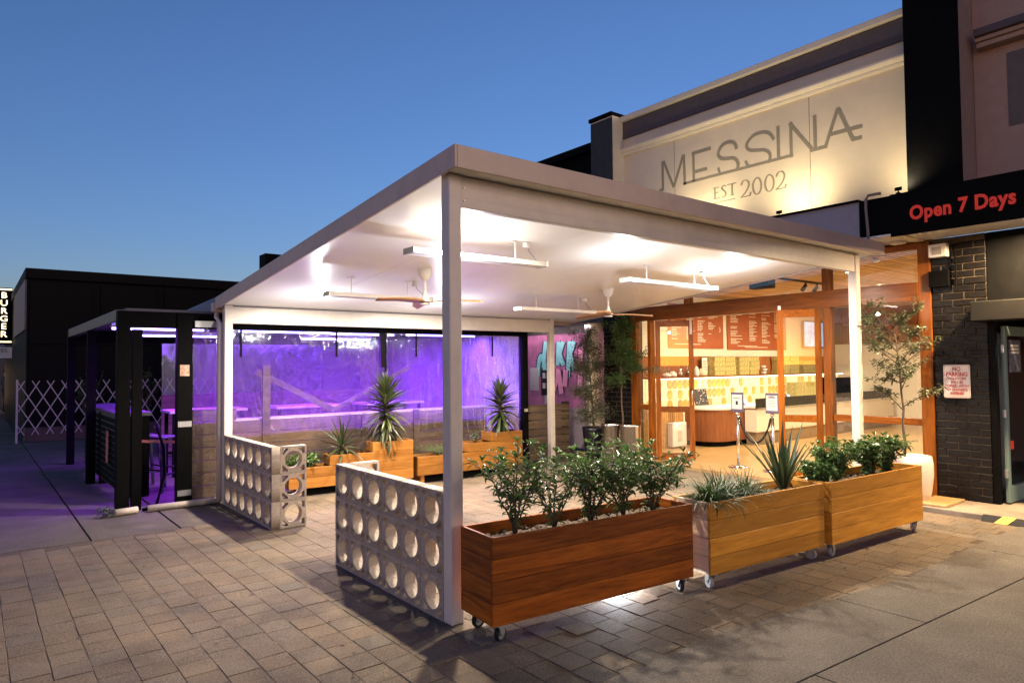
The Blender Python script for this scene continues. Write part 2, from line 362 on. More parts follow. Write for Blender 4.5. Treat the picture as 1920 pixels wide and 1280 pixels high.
def pavermat():
    m, t, n, l, b = nt('clay_concrete_paver')
    tc = n.new('ShaderNodeTexCoord'); ge = n.new('ShaderNodeNewGeometry'); oi = n.new('ShaderNodeObjectInfo')
    s_ = n.new('ShaderNodeMath'); s_.operation = 'ADD'; l.new(ge.outputs['Random Per Island'], s_.inputs[0]); l.new(oi.outputs['Random'], s_.inputs[1])
    fr = n.new('ShaderNodeMath'); fr.operation = 'FRACT'; l.new(s_.outputs[0], fr.inputs[0])
    r_ = ramp(n, [(0, (.118, .090, .062)), (.3, (.138, .105, .072)), (.55, (.128, .104, .078)), (.8, (.150, .113, .075)), (1, (.112, .095, .074))])
    l.new(fr.outputs[0], r_.inputs[0])
    sp = n.new('ShaderNodeTexNoise'); sp.inputs['Scale'].default_value = 95; sp.inputs['Detail'].default_value = 6; sp.inputs['Roughness'].default_value = .75
    l.new(ge.outputs['Position'], sp.inputs['Vector'])
    r2 = ramp(n, [(.34, (.42, .40, .38)), (.5, (1, 1, 1)), (.68, (1.8, 1.75, 1.7))]); l.new(sp.outputs['Fac'], r2.inputs[0])
    st = n.new('ShaderNodeTexNoise'); st.inputs['Scale'].default_value = 1.4; st.inputs['Detail'].default_value = 8; st.inputs['Roughness'].default_value = .65
    l.new(ge.outputs['Position'], st.inputs['Vector'])
    r3 = ramp(n, [(.28, (.5, .49, .5)), (.48, (.95, .95, .95)), (.66, (1.25, 1.22, 1.18))]); l.new(st.outputs['Fac'], r3.inputs[0])
    a = n.new('ShaderNodeMixRGB'); a.blend_type = 'MULTIPLY'; a.inputs[0].default_value = 1; l.new(r_.outputs[0], a.inputs[1]); l.new(r2.outputs[0], a.inputs[2])
    c = n.new('ShaderNodeMixRGB'); c.blend_type = 'MULTIPLY'; c.inputs[0].default_value = 1; l.new(a.outputs[0], c.inputs[1]); l.new(r3.outputs[0], c.inputs[2])
    vo = n.new('ShaderNodeTexVoronoi'); vo.inputs['Scale'].default_value = 2.6; l.new(ge.outputs['Position'], vo.inputs['Vector'])
    rv = ramp(n, [(.035, (.42, .41, .40)), (.055, (1, 1, 1))]); l.new(vo.outputs['Distance'], rv.inputs[0])
    c2 = n.new('ShaderNodeMixRGB'); c2.blend_type = 'MULTIPLY'; c2.inputs[0].default_value = 1; l.new(c.outputs[0], c2.inputs[1]); l.new(rv.outputs[0], c2.inputs[2]); c = c2
    l.new(c.outputs[0], b.inputs['Base Color']); b.inputs['Roughness'].default_value = .85; b.inputs['Specular IOR Level'].default_value = .3
    bp = n.new('ShaderNodeBump'); bp.inputs['Strength'].default_value = .8; bp.inputs['Distance'].default_value = .004
    l.new(sp.outputs['Fac'], bp.inputs['Height']); l.new(bp.outputs[0], b.inputs['Normal'])
    return m
M['paver'] = pavermat()
EDGE = [(-6, -1.05), (.21, -1.21), (1, -1.18), (1.75, -1.23), (2.5, -1.35), (3.37, -1.47), (4.89, -1.46), (6.1, -1.5), (9, -1.6)]
def edge_y(x):
    for (a, b), (c, d) in zip(EDGE, EDGE[1:]):
        if a <= x <= c: return b+(d-b)*(x-a)/(c-a)
    return -1.6
pave = struct(MB().prism([(-6, -1.05)]+EDGE[1:-1]+[(6.1, -.46), (6.66, -.46), (6.66, 5.6), (-.1, 5.6), (-.1, 4.22), (-6, 4.22)], .04, (0, 0, -.0445)).build('pavement', M['sand']))
cells = []
i = 0
x = -4.6
while x < 6.56:
    off = random.uniform(0, .2)
    for j in range(-8, 29):
        y = j*.2+off
        xc, yc = x+.095, y+.1
        top = 4.12 if xc < 0 else 5.5
        if yc > top or y+.19 < edge_y(xc): continue
        if xc > 6.0 and y < -.42: continue
        d = Vector((xc, yc, 0))-CAMP
        dep = d.dot(_f)
        if dep < 1 or abs(d.dot(_r2)/dep) > .80 or d.dot(_u2)/dep < -.56: continue
        cells.append((dep, xc, yc))
    x += .19
cells.sort()
pm = MB().cbox(-.0943, .0943, -.0992, .0992, -.04, 0, c=.003).mesh('paver', M['paver'])
hid = lambda a, b: (0 < b < 1.9 and -.02 < a < .11)
near = [c for c in cells if not hid(c[1], c[2])][:300]
ns = set(near)
for dep, a, b in near:
    o = link('paver', pm, pave, (a+random.uniform(-.002, .002), b, random.uniform(-.0035, .0015)), (random.gauss(0, .006), random.gauss(0, .006), random.gauss(0, .006)),
             (1+random.uniform(-.02, .006), 1+random.uniform(-.03, .006), 1))
rest = MB()
for c in cells:
    if c in ns: continue
    _, a, b = c; z = random.uniform(-.003, .001)
    rest.cbox(a-.0940, a+.0940, b-.0990, b+.0990, -.04, z, c=.0035)
tag(rest.build('paver', M['paver'], pave), kind='stuff')

path = struct(MB().prism([(-9, -5.2), (9, -5.2), (9, -1.68)]+EDGE[::-1][1:-1]+[(-9, -1.02)], .03, (0, 0, -.05)).build('footpath', M['sand']))
def slab(pts): MB().prism(pts, .034, (0, 0, -.032)).build('concrete_slab', M['concrete'], path, bevel=.004)
g = .0045
J = lambda x: -1.79-.068*x            # long joint
xs = [-3.2, .12, 2.44, 4.75, 7.1, 9]
for a, b in zip(xs, xs[1:]):
    up = [(a+g, edge_y(a)-.006)]+[(p, q-.006) for p, q in EDGE if a+.1 < p < b-.1]+[(b-g, edge_y(b)-.006)]
    slab([(a+g, J(a)+g), (b-g, J(b)+g)]+up[::-1])
for a, b in ((-3.2, 1.15), (1.15, 4.2), (4.2, 9)):
    slab([(a+g, -5.1), (b-g, -5.1), (b-g, J(b)-g), (a+g, J(a)-g)])

lane = struct(B(-9, 6.8, 4.23, 44, -.05, -.03).build('laneway', M['sand']))
for (a, b, c, d) in ((-9, -1.55, 4.24, 9.4), (-9, -1.55, 9.42, 16), (-9, -1.55, 16.02, 43), (-1.53, -.72, 4.24, 7.2), (-.70, -.11, 4.24, 5.6), (-1.53, -.72, 7.22, 12), (-.70, 6.7, 5.62, 12), (-1.53, 6.7, 12.02, 16.4)):
    B(a, b, c, d, -.03, -.004+random.uniform(-.004, .003)).build('concrete_slab', M['concrete'], lane, bevel=.004)

step = struct(B(6.1, 6.84, -4.2, -.47, -.05, .055).build('kerb_step', M['slab'], bevel=.012))
shopfloor = struct(B(6.58, 16.6, -.46, 5.7, -.05, .045).build('shop_floor', M['floor']))
th = B(6.14, 6.72, -.78, -.462, .056, .085).build('threshold', M['floor'], bevel=.006); struct(th)
ws = thing('wheel_stop', 'low black rubber kerb ramp with yellow stripes on the concrete step', 'kerb ramp', (6.02, -1.16, 0))
MB().prism([(-.02, 0), (.078, 0), (.078, .062), (.05, .062)], -2.4, (0, 0, 0), 'y').build('rubber_body', M['rubber'], ws)
for k in range(8):
    y = -.12-k*.3
    MB().add([(-.026, y, .002), (-.026, y-.12, .002), (.047, y-.18, .0655), (.047, y-.06, .0655), (.079, y-.18, .0655), (.079, y-.06, .0655)], [(0, 1, 2, 3), (3, 2, 4, 5)]).build('yellow_stripe', M.setdefault('yellow', plain('yellow_paint', (.65, .42, .05), .6, var=.25, scale=40)), ws)
# ================================================================== pergola
SL = .098
cz = lambda y: 3.025-SL*y
perg = thing('pergola', 'white steel pergola with a flat insulated roof in front of the shop', 'pergola')
for (px, py, ht) in ((0, 0, 3.024), (0, 5.19, 2.515), (5.5, 5.19, 2.515), (5.82, 0, 3.015)):
    CB(px, px+.1, py, py+.1, 0, ht, c=.006).build('post', M['white'], perg)
fb = MB().cbox(.1, 5.82, .015, .085, 2.80, 3.02)
for z in (2.87, 2.945): fb.box(.1, 5.82, .0135, .02, z, z+.004)
fb.build('front_beam', M['white'], perg)
CB(.1, 5.5, 5.205, 5.275, 2.285, 2.50).build('back_beam', M['white'], perg)
for (a, b) in ((.102, .114),):
    for z in (2.85, 2.94): MB().tube([(a+.03, .008, z), (a+.03, .016, z)], .006, 8).build('bolt', M['galv'], perg)
npan = 6; x0, x1 = -.03, 6.22
for k in range(npan):
    a = x0+(x1-x0)*k/npan; b = x0+(x1-x0)*(k+1)/npan-.004
    MB().add([(a, -.12, cz(-.12)+.004), (b, -.12, cz(-.12)+.004), (b, 5.40, cz(5.40)+.004), (a, 5.40, cz(5.4)+.004), (a, -.12, cz(-.12)+.08), (b, -.12, cz(-.12)+.08), (b, 5.40, cz(5.40)+.08), (a, 5.40, cz(5.4)+.08)],
             [(0, 1, 2, 3), (4, 5, 6, 7), (0, 1, 5, 4), (1, 2, 6, 5), (2, 3, 7, 6), (3, 0, 4, 7)]).build('roof_panel', M['ceiling'], perg)
def slope_strip(xa, xb, ya, yb, lo, hi):
    v = [(x, y, cz(y)+h) for h in (lo, hi) for (x, y) in ((xa, ya), (xb, ya), (xb, yb), (xa, yb))]
    return MB().add(v, [(0, 1, 2, 3), (4, 5, 6, 7), (0, 1, 5, 4), (1, 2, 6, 5), (2, 3, 7, 6), (3, 0, 4, 7)])
slope_strip(-.055, -.034, -.155, 5.42, -.022, .130).build('side_fascia', M['fascia'], perg, bevel=.003)
slope_strip(6.225, 6.245, -.155, 5.42, -.022, .130).build('side_fascia', M['fascia'], perg, bevel=.003)
B(-.033, 6.224, -.155, -.132, cz(-.15)-.022, cz(-.15)+.130).build('front_fascia', M['fascia'], perg, bevel=.003)
B(-.03, 6.2, -.13, .0, 3.0265, 3.034).build('soffit_strip', M['plastic'], perg)
B(-.08, 6.24, 5.425, 5.53, 2.44, 2.56).build('gutter', M['fascia'], perg, bevel=.01)
MB().tube([(-.02, 5.475, 2.45), (-.02, 5.475, 2.38), (-.02, 5.33, 2.28), (-.02, 5.33, .03)], .035, 10).build('downpipe', M['white'], perg, smooth=True)

def downlight(x, y, e, lab):
    z = cz(y)
    t = thing('downlight', lab, 'downlight', (x, y, z), 0, 'downlights in the pergola ceiling')
    MB().lathe([(.062, .004), (.062, -.006), (.048, -.008), (.047, -.003), (.062, .004)], n=20, cap=False).build('trim_ring', M['plastic'], t)
    MB().lathe([(.045, .003), (.046, -.005), (.035, -.012), (.012, -.015)], n=20).build('lens', M['led'], t)
    l = lamp('downlight_lamp', 'AREA', (x, y, z-.02), e, (1, .84, .66), .09, spot=R(170)); l.parent = t; l.location = (0, 0, -.02)
    l = lamp('ceiling_fill', 'POINT', (x, y, z-.02), e*.12, (.96, .97, 1), .03); l.parent = t; l.location = (0, 0, -.45)  # added fill lamp hanging below the fitting to brighten the ceiling; no fixture here
DL = 44
for k, (x, y) in enumerate(((.9, 1.04), (2.9, 1.04), (4.9, 1.04), (.86, 4.12), (2.66, 4.12))):
    downlight(x, y, DL, ('recessed ceiling downlight by the front post and heater', 'recessed ceiling downlight midway along the front beam', 'recessed ceiling downlight at the shop end of the front beam', 'recessed ceiling downlight above the far breeze block wall', 'recessed ceiling downlight above the tall yucca')[k])

def fan(x, y, a0, lab):
    z = cz(y)
    t = thing('ceiling_fan', lab, 'ceiling fan', (x, y, z), R(a0), 'ceiling fans under the pergola')
    MB().lathe([(.004, -.115), (.03, -.112), (.055, -.085), (.072, -.05), (.078, -.01), (.078, .03)], n=24).build('canopy', M['plastic'], t, smooth=True)
    MB().tube([(0, 0, -.08), (0, 0, -.30)], .012, 10).build('rod', M['plastic'], t, smooth=True)
    MB().lathe([(.014, -.23), (.02, -.255), (.035, -.30), (.04, -.335), (.062, -.338), (.065, -.35), (.06, -.352)], n=24).build('motor_housing', M['plastic'], t, smooth=True)
    MB().lathe([(.03, -.385), (.055, -.382), (.06, -.372), (.05, -.366)], n=24).build('hub_cap', M['plastic'], t, smooth=True)
    bl = MB()
    prof = [(.02, .035), (.10, .075), (.20, .082), (.34, .066), (.48, .052), (.60, .04), (.645, .022)]
    vs = []
    for r_, hw in prof:
        zz = -.362+.012*math.sin(r_*6)
        for s_, tw in ((-1, -.010), (1, .014)):
            for th_ in (0, .008): vs.append((r_, s_*hw+.02*math.sin(r_*4), zz+tw*(1 if r_ > .05 else 0)+th_))
    fs = []
    for k in range(len(prof)-1):
        a = k*4; b = a+4
        fs += [(a, b, b+2, a+2), (a+1, a+3, b+3, b+1), (a, a+1, b+1, b), (a+2, b+2, b+3, a+3)]
    fs += [(0, 2, 3, 1), (len(vs)-4, len(vs)-3, len(vs)-1, len(vs)-2)]
    bm_ = bl.add(vs, fs).mesh('blade', M['w_blade'], True)
    for k in range(3): link('blade', bm_, t, (0, 0, 0), (0, 0, R(120*k)))
fan(1.38, 2.6, -52, 'timber-bladed ceiling fan on a white rod above the breeze block walls')
fan(4.42, 2.75, -30, 'timber-bladed ceiling fan on a white rod beside the shop entrance')

def heater(xa, xb, y, lab):
    z = cz(y)-.225
    t = thing('strip_heater', lab, 'heater', ((xa+xb)/2, y, z), 0, 'strip heaters under the pergola')
    h = (xb-xa)/2
    MB().prism([(-.085, 0), (.085, 0), (.07, .045), (-.07, .045)], 2*h, (-h, 0, 0), 'x').build('body', M['plastic'], t, bevel=.003)
    B(-h+.01, h-.01, -.004, .004, -.004, .0).build('element_slot', M['galv'], t)
    for s_ in (-1, 1): B(s_*h-.006, s_*h+.006, -.088, .088, -.003, .049).build('end_cap', M['galv'], t, bevel=.002)
    for s_ in (-.55, .55):
        m = MB().tube([(s_*h, 0, .045), (s_*h, 0, .22)], .007, 8); m.box(s_*h-.04, s_*h+.04, -.012, .012, .215, .223)
        m.box(s_*h-.03, s_*h+.03, -.02, .02, .044, .056); m.build('bracket', M['plastic'], t)
    MB().tube([(h-.06, 0, .05), (h-.1, .01, .1), (h-.16, 0, .14), (h-.2, 0, .22)], .006, 6).build('cable', M['galv'], t, smooth=True)
    MB().lathe([(.035, .223), (.04, .185), (.03, .175)], (h-.2, 0, 0), 12).build('cable_gland', M['plastic'], t)
heater(.4, 1.9, 1.24, 'long white strip heater hanging between the front post and a downlight')
heater(.5, 1.8, 3.2, 'long white strip heater hanging behind the fan near the breeze block walls')
heater(3.33, 4.8, 3.4, 'long white strip heater hanging behind the fan near the shop entrance')
heater(3.35, 5.0, 1.46, 'long white strip heater hanging over the planter of flax')

# ------------------------------------------------------------------ breeze block walls
def block_mesh():
    H = .1435; a = .124; Rr = .119; ri = .094
    sp = [[(-H, -H), (H, -H), (H, H), (-H, H)], [(ri*math.cos(2*math.pi*k/36), ri*math.sin(2*math.pi*k/36)) for k in range(36)]]
    for q in range(4):
        pts = [(a, .058), (a, a), (.058, a)]+[(Rr*math.cos(R(t)), Rr*math.sin(R(t))) for t in (60, 54, 48, 42, 36, 30)]
        c, s_ = math.cos(q*math.pi/2), math.sin(q*math.pi/2)
        sp.append([(c*u-s_*v, s_*u+c*v) for u, v in pts])
    return curve_mesh('breeze_block', sp, .045, M['block'])
BM = block_mesh()
def breeze_wall(y0, ret_y, lab):
    t = thing('breeze_block_wall', lab, 'block wall', (0, y0, 0))
    for k in range(6):
        for r_ in range(3):
            link('breeze_block', BM, t, (.045+random.uniform(-.0015, .0015), .145+.29*k, .145+.29*r_), (R(90), 0, R(90)))
    for r_ in range(3): link('breeze_block', BM, t, (.0915+.1435, ret_y, .145+.29*r_), (R(90), 0, 0))
    for r_ in (1, 2): B(.004, .086, .004, 1.736, .29*r_-.0016, .29*r_+.0016).build('mortar_bed', M['block'], t)
    return t
breeze_wall(.1, 1.74-.046, 'breeze block screen wall joined to the front post beside the dark planter')
breeze_wall(3.45, .046, 'breeze block screen wall joined to the post by the clear blinds')
# ================================================================== rolling timber planters
def castor(t, x, y, rz, mat):
    c = thing('castor', None, None, (x, y, 0), rz); c.parent = t
    # part: fork as the mesh, wheel below
    f = MB(); f.box(-.045, .045, -.035, .035, .112, .119)
    for s_ in (-1, 1): f.prism([(-.02, .112), (.032, .112), (.045, .06), (.03, .034), (.012, .04)], .004, (0, s_*.024-.002, 0), 'y')
    f.tube([(.028, -.03, .047), (.028, .03, .047)], .006, 8)
    o = f.build('castor', M['galv'], t, loc=(x, y, 0), rot=(0, 0, rz))
    bpy.data.objects.remove(c)
    w_ = MB()
    prof = [(.03, -.014), (.044, -.015), (.047, -.009), (.047, .009), (.044, .015), (.03, .014)]
    n = 20; vs = [(.028+r_*math.cos(2*math.pi*j/n), yy, .047+r_*math.sin(2*math.pi*j/n)) for r_, yy in prof for j in range(n)]
    fs = [(i*n+j, i*n+(j+1) % n, (i+1) % 6*n+(j+1) % n, (i+1) % 6*n+j) for i in range(6) for j in range(n)]
    w_.add(vs, fs).build('wheel', mat, o, smooth=True)
    h = MB().tube([(.028, -.012, .047), (.028, .012, .047)], .031, 16); h.build('rim', M['galv'], o)
def planter(lab, x, y, rot, L, Wd, mats, cmat, z0=.12, rows=4, ph=.136, cang=(20, 70, 10, 80), lend=None):
    t = thing('planter_box', lab, 'planter', (x, y, 0), R(rot), 'timber planter boxes on castors')
    th_ = .022; top = z0+rows*ph
    me_l = CB(-L/2, L/2, -th_/2, th_/2, -ph/2+.0012, ph/2-.0012, c=.003).mesh('plank', mats[0])
    me_e = CB(-th_/2, th_/2, -Wd/2+th_+.001, Wd/2-th_-.001, -ph/2+.0012, ph/2-.0012, c=.003).mesh('plank', mats[1])
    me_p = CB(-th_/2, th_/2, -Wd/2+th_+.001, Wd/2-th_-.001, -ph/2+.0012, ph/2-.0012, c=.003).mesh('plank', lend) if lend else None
    for r_ in range(rows):
        z = z0+ph*(r_+.5)
        for yy in (th_/2, Wd-th_/2): link('plank', me_l, t, (L/2, yy+random.uniform(-.001, .001), z))
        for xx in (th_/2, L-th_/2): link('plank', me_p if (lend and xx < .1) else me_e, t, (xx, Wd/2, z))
    for xx in (th_+.021, L-th_-.021):
        for yy in (th_+.021, Wd-th_-.021): B(xx-.02, xx+.02, yy-.02, yy+.02, z0+.002, top-.03).build('corner_post', mats[0], t)
    B(.024, L-.024, .024, Wd-.024, z0+.002, z0+.03).build('base_board', mats[0], t)
    scr = MB()
    for r_ in range(rows):
        for xx in (.035, L-.035):
            for dz in (-.035, .035): scr.tube([(xx, -.0008, z0+ph*(r_+.5)+dz), (xx, .004, z0+ph*(r_+.5)+dz)], .0035, 6)
    scr.build('screw_heads', M['ink'], t)
    s_ = MB(); nx, ny = 40, 10
    vs = [(.025+(L-.05)*i/nx, .025+(Wd-.05)*j/ny, top-.075+random.uniform(-.012, .014)) for i in range(nx+1) for j in range(ny+1)]
    s_.add(vs, [(i*(ny+1)+j, (i+1)*(ny+1)+j, (i+1)*(ny+1)+j+1, i*(ny+1)+j+1) for i in range(nx) for j in range(ny)])
    s_.build('soil', M['soil'], t, smooth=True)
    ch = MB()
    for k in range(420):
        a = random.uniform(.03, L-.03); b = random.uniform(.03, Wd-.03); c = Vector((a, b, top-.066+random.uniform(-.006, .012)))
        u = Vector((random.uniform(-1, 1), random.uniform(-1, 1), random.uniform(-.4, .4))).normalized()*random.uniform(.005, .012); v = u.cross(Vector((random.random()-.5, random.random()-.5, 1))).normalized()*random.uniform(.004, .009)
        ch.add([c-u-v, c+u-v, c+u+v, c-u+v], [(0, 1, 2, 3)])
    tag(ch.build('bark_mulch', M['chip'], t), kind='stuff')
    for k, (xx, yy) in enumerate(((.07, .06), (L-.07, .06), (.07, Wd-.06), (L-.07, Wd-.06))): castor(t, xx, yy, R(cang[k]), cmat)
    return t
PL1 = planter('dark red-brown timber planter box on castors full of upright shrubs', .0, -.455, -5.2, 1.77, .40, (M['w_red'], M['w_redy']), M['rubber'])
ul = thing('underplanter_light', 'cool white light fitting under the dark timber planter', 'light fitting', (1.38, -.19, 0))
B(-.16, .16, -.03, .03, .085, .118).build('housing', M['galv'], ul); B(-.15, .15, -.022, .022, .079, .0845).build('lens', glow('cool_lens', (.85, .92, 1), 3), ul)
l = lamp('underplanter_lamp', 'POINT', (0, 0, 0), 9, (.86, .93, 1), .02); l.parent = ul; l.location = (0, 0, .065)
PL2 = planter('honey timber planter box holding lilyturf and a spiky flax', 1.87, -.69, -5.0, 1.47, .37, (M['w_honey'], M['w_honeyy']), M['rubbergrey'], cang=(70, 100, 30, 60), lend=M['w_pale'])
PL3 = planter('honey timber planter box holding leafy shrubs near the white pot', 3.40, -.85, -3.6, 1.66, .38, (M['w_honey'], M['w_honeyy']), M['rubbergrey'], cang=(10, 40, 80, 20))
def on_planter(P, x, y, z=.6):
    a = P.rotation_euler.z; c, s_ = math.cos(a), math.sin(a)
    return (P.location.x+c*x-s_*y, P.location.y+s_*x+c*y, z)

# ------------------------------------------------------------------ plants
def leaf(mb, p, d, L, W_, fold=.35, droop=.2, up=None):
    d = Vector(d).normalized(); s_ = d.cross(Vector((0, 0, 1)) if abs(d.z) < .97 else Vector((1, 0, 0))).normalized(); n_ = s_.cross(d)
    a = random.uniform(-.6, .6); s_, n_ = s_*math.cos(a)+n_*math.sin(a), n_*math.cos(a)-s_*math.sin(a)
    p = Vector(p); m1 = p+d*L*.4; m2 = p+d*L*.75-Vector((0, 0, droop*L*.35)); tip = p+d*L*.97-Vector((0, 0, droop*L))
    f_ = n_*fold*W_
    mb.add([p, m1+s_*W_/2+f_, m1, m1-s_*W_/2+f_, m2+s_*W_*.38+f_*.7, m2, m2-s_*W_*.38+f_*.7, tip],
           [(0, 2, 1), (0, 3, 2), (1, 2, 5, 4), (2, 3, 6, 5), (4, 5, 7), (5, 6, 7)])
def shrub(name, lab, cat, loc, h, spread, stems, per, L, W_, mat, group=None, seed=1, bare=.22, upright=.7, mat2=None, top=1.0):
    random.seed(seed)
    t = thing(name, lab, cat, loc, 0, group)
    st = MB(); lf = MB(); lf2 = MB()
    for k in range(stems):
        a = 2*math.pi*(k+random.random()*.7)/stems; lean = spread*random.uniform(.25, 1.0)
        hh = h*random.uniform(.72, 1.0) if k else h
        if k == 0: lean *= .2
        pts = []
        for i in range(7):
            q = i/6; r_ = lean*(q**1.25)
            pts.append(Vector((math.cos(a)*r_+random.gauss(0, .006), math.sin(a)*r_+random.gauss(0, .006), hh*q)))
        st.tube(pts, [.0065*(1-.75*i/6)*(h/.5) for i in range(7)], 5)
        segs = []
        for b_ in range(4):
            q = random.uniform(.35, .85); i = int(q*6); p0 = pts[i].lerp(pts[i+1], q*6-i)
            aa = random.uniform(0, 2*math.pi); bl_ = spread*random.uniform(.35, .85); e = p0+Vector((math.cos(aa)*bl_, math.sin(aa)*bl_, h*random.uniform(.05, .28)))
            st.tube([p0, p0.lerp(e, .5)+Vector((0, 0, .012)), e], [.003*(h/.5), .0024*(h/.5), .0014*(h/.5)], 4); segs.append((p0, e))
        for m in range(per):
            q = bare+(1-bare)*(random.random()**.8)
            if random.random() < .5:
                i = min(int(q*6), 5); p = pts[i].lerp(pts[i+1], q*6-i)
            else:
                s0, s1 = random.choice(segs); p = s0.lerp(s1, random.uniform(.25, 1))
            aa = random.uniform(0, 2*math.pi)
            d = Vector((math.cos(aa), math.sin(aa), upright*random.uniform(-.6, 1.25)))
            s_ = random.uniform(.6, 1.15)
            tgt = lf2 if (mat2 and random.random() < .15+.4*p.z/h) else lf
            leaf(tgt, p, d, L*s_, W_*s_, droop=random.uniform(.0, .5))
        for m in range(7):
            aa = random.uniform(0, 2*math.pi); leaf(lf2 if mat2 else lf, pts[-1], (math.cos(aa), math.sin(aa), 1.3), L*.75, W_*.75, droop=.1)
    st.build('stems', M['bark'], t, smooth=True)
    tag(lf.build('foliage', mat, t), kind='stuff')
    if mat2: tag(lf2.build('new_growth', mat2, t), kind='stuff')
    return t
SH = 'shrubs in the dark timber planter'
labs = ['tall open shrub with drooping leaves at the end of the dark planter by the post', 'thin wide-branched shrub second from the post in the dark planter',
        'dense glossy shrub in the middle of the dark planter', 'dense glossy shrub fourth from the post in the dark planter', 'spreading glossy shrub at the end of the dark planter by the lilyturf']
for k, (x, h, sp, stn, per) in enumerate(((.30, .66, .21, 8, 95), (.62, .52, .24, 8, 72), (.94, .58, .22, 10, 95), (1.25, .54, .22, 10, 92), (1.55, .52, .26, 10, 88))):
    shrub('leafy_shrub', labs[k], 'shrub', on_planter(PL1, x, .2, .585), h*(.94, 1.0, 1.04, .92, 1.0)[k], sp*1.3, stn-1, int(per*.72), .08, .022, M['leaf'], SH, 11+k, mat2=M['leafpale'], bare=.08)
for k, (x, h, sp, lab) in enumerate(((.42, .40, .22, 'bright green bushy shrub in the honey planter next to the flax'), (1.02, .38, .2, 'dark green bushy shrub in the middle of the end honey planter'), (1.34, .40, .22, 'dark green bushy shrub near the white pot in the end honey planter'), (.12, .22, .14, 'low yellowish shrub at the corner of the end honey planter'))):
    shrub('bushy_shrub', lab, 'shrub', on_planter(PL3, x, .2, .585), h, sp*1.1, 16, 66, .064, .028, M['leafpale'] if k in (0, 3) else M['leaf'], 'shrubs in the end honey planter', 31+k, bare=.05, mat2=M['leafpale'])

def blade_mesh(name, L, W_, bend, mat, n=6, fold=.25):
    mb = MB(); vs = []
    for i in range(n+1):
        q = i/n; a = bend*q*q; x = L*(q*math.cos(a*.5)); z = 0
        w_ = W_*(math.sin(math.pi*min(1, .28+q*.72))**.8)*(1 if q < 1 else .02)
        px = L*q*math.cos(bend*q*.6); pz = -L*q*math.sin(bend*q*.6)
        vs += [(px, -w_/2, pz+fold*w_), (px, 0, pz), (px, w_/2, pz+fold*w_)]
    fs = []
    for i in range(n):
        a = 3*i; fs += [(a, a+3, a+4, a+1), (a+1, a+4, a+5, a+2)]
    return mb.add(vs, fs).mesh(name, mat, True)
def lily_clump(lab, loc, n, L, seed):
    random.seed(seed)
    t = thing('lilyturf_clump', lab, 'grass clump', loc, 0, 'lilyturf clumps in the honey planter')
    mb = MB()
    for k in range(n):
        az = random.uniform(0, 2*math.pi); el = random.uniform(.55, 1.45); LL = L*random.uniform(.55, 1.1); ben = random.uniform(.4, 2.1)
        p = Vector((random.gauss(0, .028), random.gauss(0, .028), 0)); d = Vector((math.cos(az), math.sin(az), 0)); s_ = Vector((-d.y, d.x, 0))
        vs = []; m_ = 6
        for i in range(m_+1):
            q = i/m_
            pos = p+s_*0
            w_ = .008*(1-q*.85)
            vs += [pos-s_*w_, pos+s_*w_]
            e = el-ben*q; p = p+(d*math.cos(e)+Vector((0, 0, 1))*math.sin(e))*LL/m_
        mb.add(vs, [(2*i, 2*i+2, 2*i+3, 2*i+1) for i in range(m_)])
    tag(mb.build('blades', M['grass'], t, smooth=True), kind='stuff')
for k, (x, y, n, L, lab) in enumerate(((.14, .12, 300, .34, 'big lilyturf clump spilling over the corner of the honey planter'), (.36, .2, 300, .36, 'upright lilyturf clump behind the spilling one in the honey planter'), (.60, .16, 220, .30, 'smaller lilyturf clump midway along the honey planter'), (.80, .15, 70, .15, 'low dark lilyturf tuft beside the flax'))):
    lily_clump(lab, on_planter(PL2, x, y, .59), n, L, 60+k)
def rosette(name, lab, cat, loc, leaves, mats, trunk=None, group=None):
    t = thing(name, lab, cat, loc, 0, group)
    if trunk: MB().tube([(0, 0, -.03), (.01, 0, trunk*.5), (0, .005, trunk)], [.035, .03, .026], 10).build('trunk', M['bark'], t, smooth=True)
    for (z, az, el, s_, me, roll) in leaves:
        link('leaf', me, t, (.012*math.cos(az), .012*math.sin(az), z), (roll, -el, az), (s_, s_**.5, s_))
    return t
random.seed(5)
FX = [blade_mesh('leaf', .66, .042, b_, M['flax'], 7) for b_ in (.02, .12, .3)]
lv = [(0, 2*math.pi*k/24+random.uniform(-.2, .2), R(random.choice((84, 78, 72, 66, 60, 54))), random.uniform(.6, 1.0), random.choice(FX), random.uniform(-.5, .5)) for k in range(34)]
rosette('flax_plant', 'spiky upright flax with sword leaves at the end of the honey planter', 'flax', on_planter(PL2, 1.18, .2, .585), lv, None)

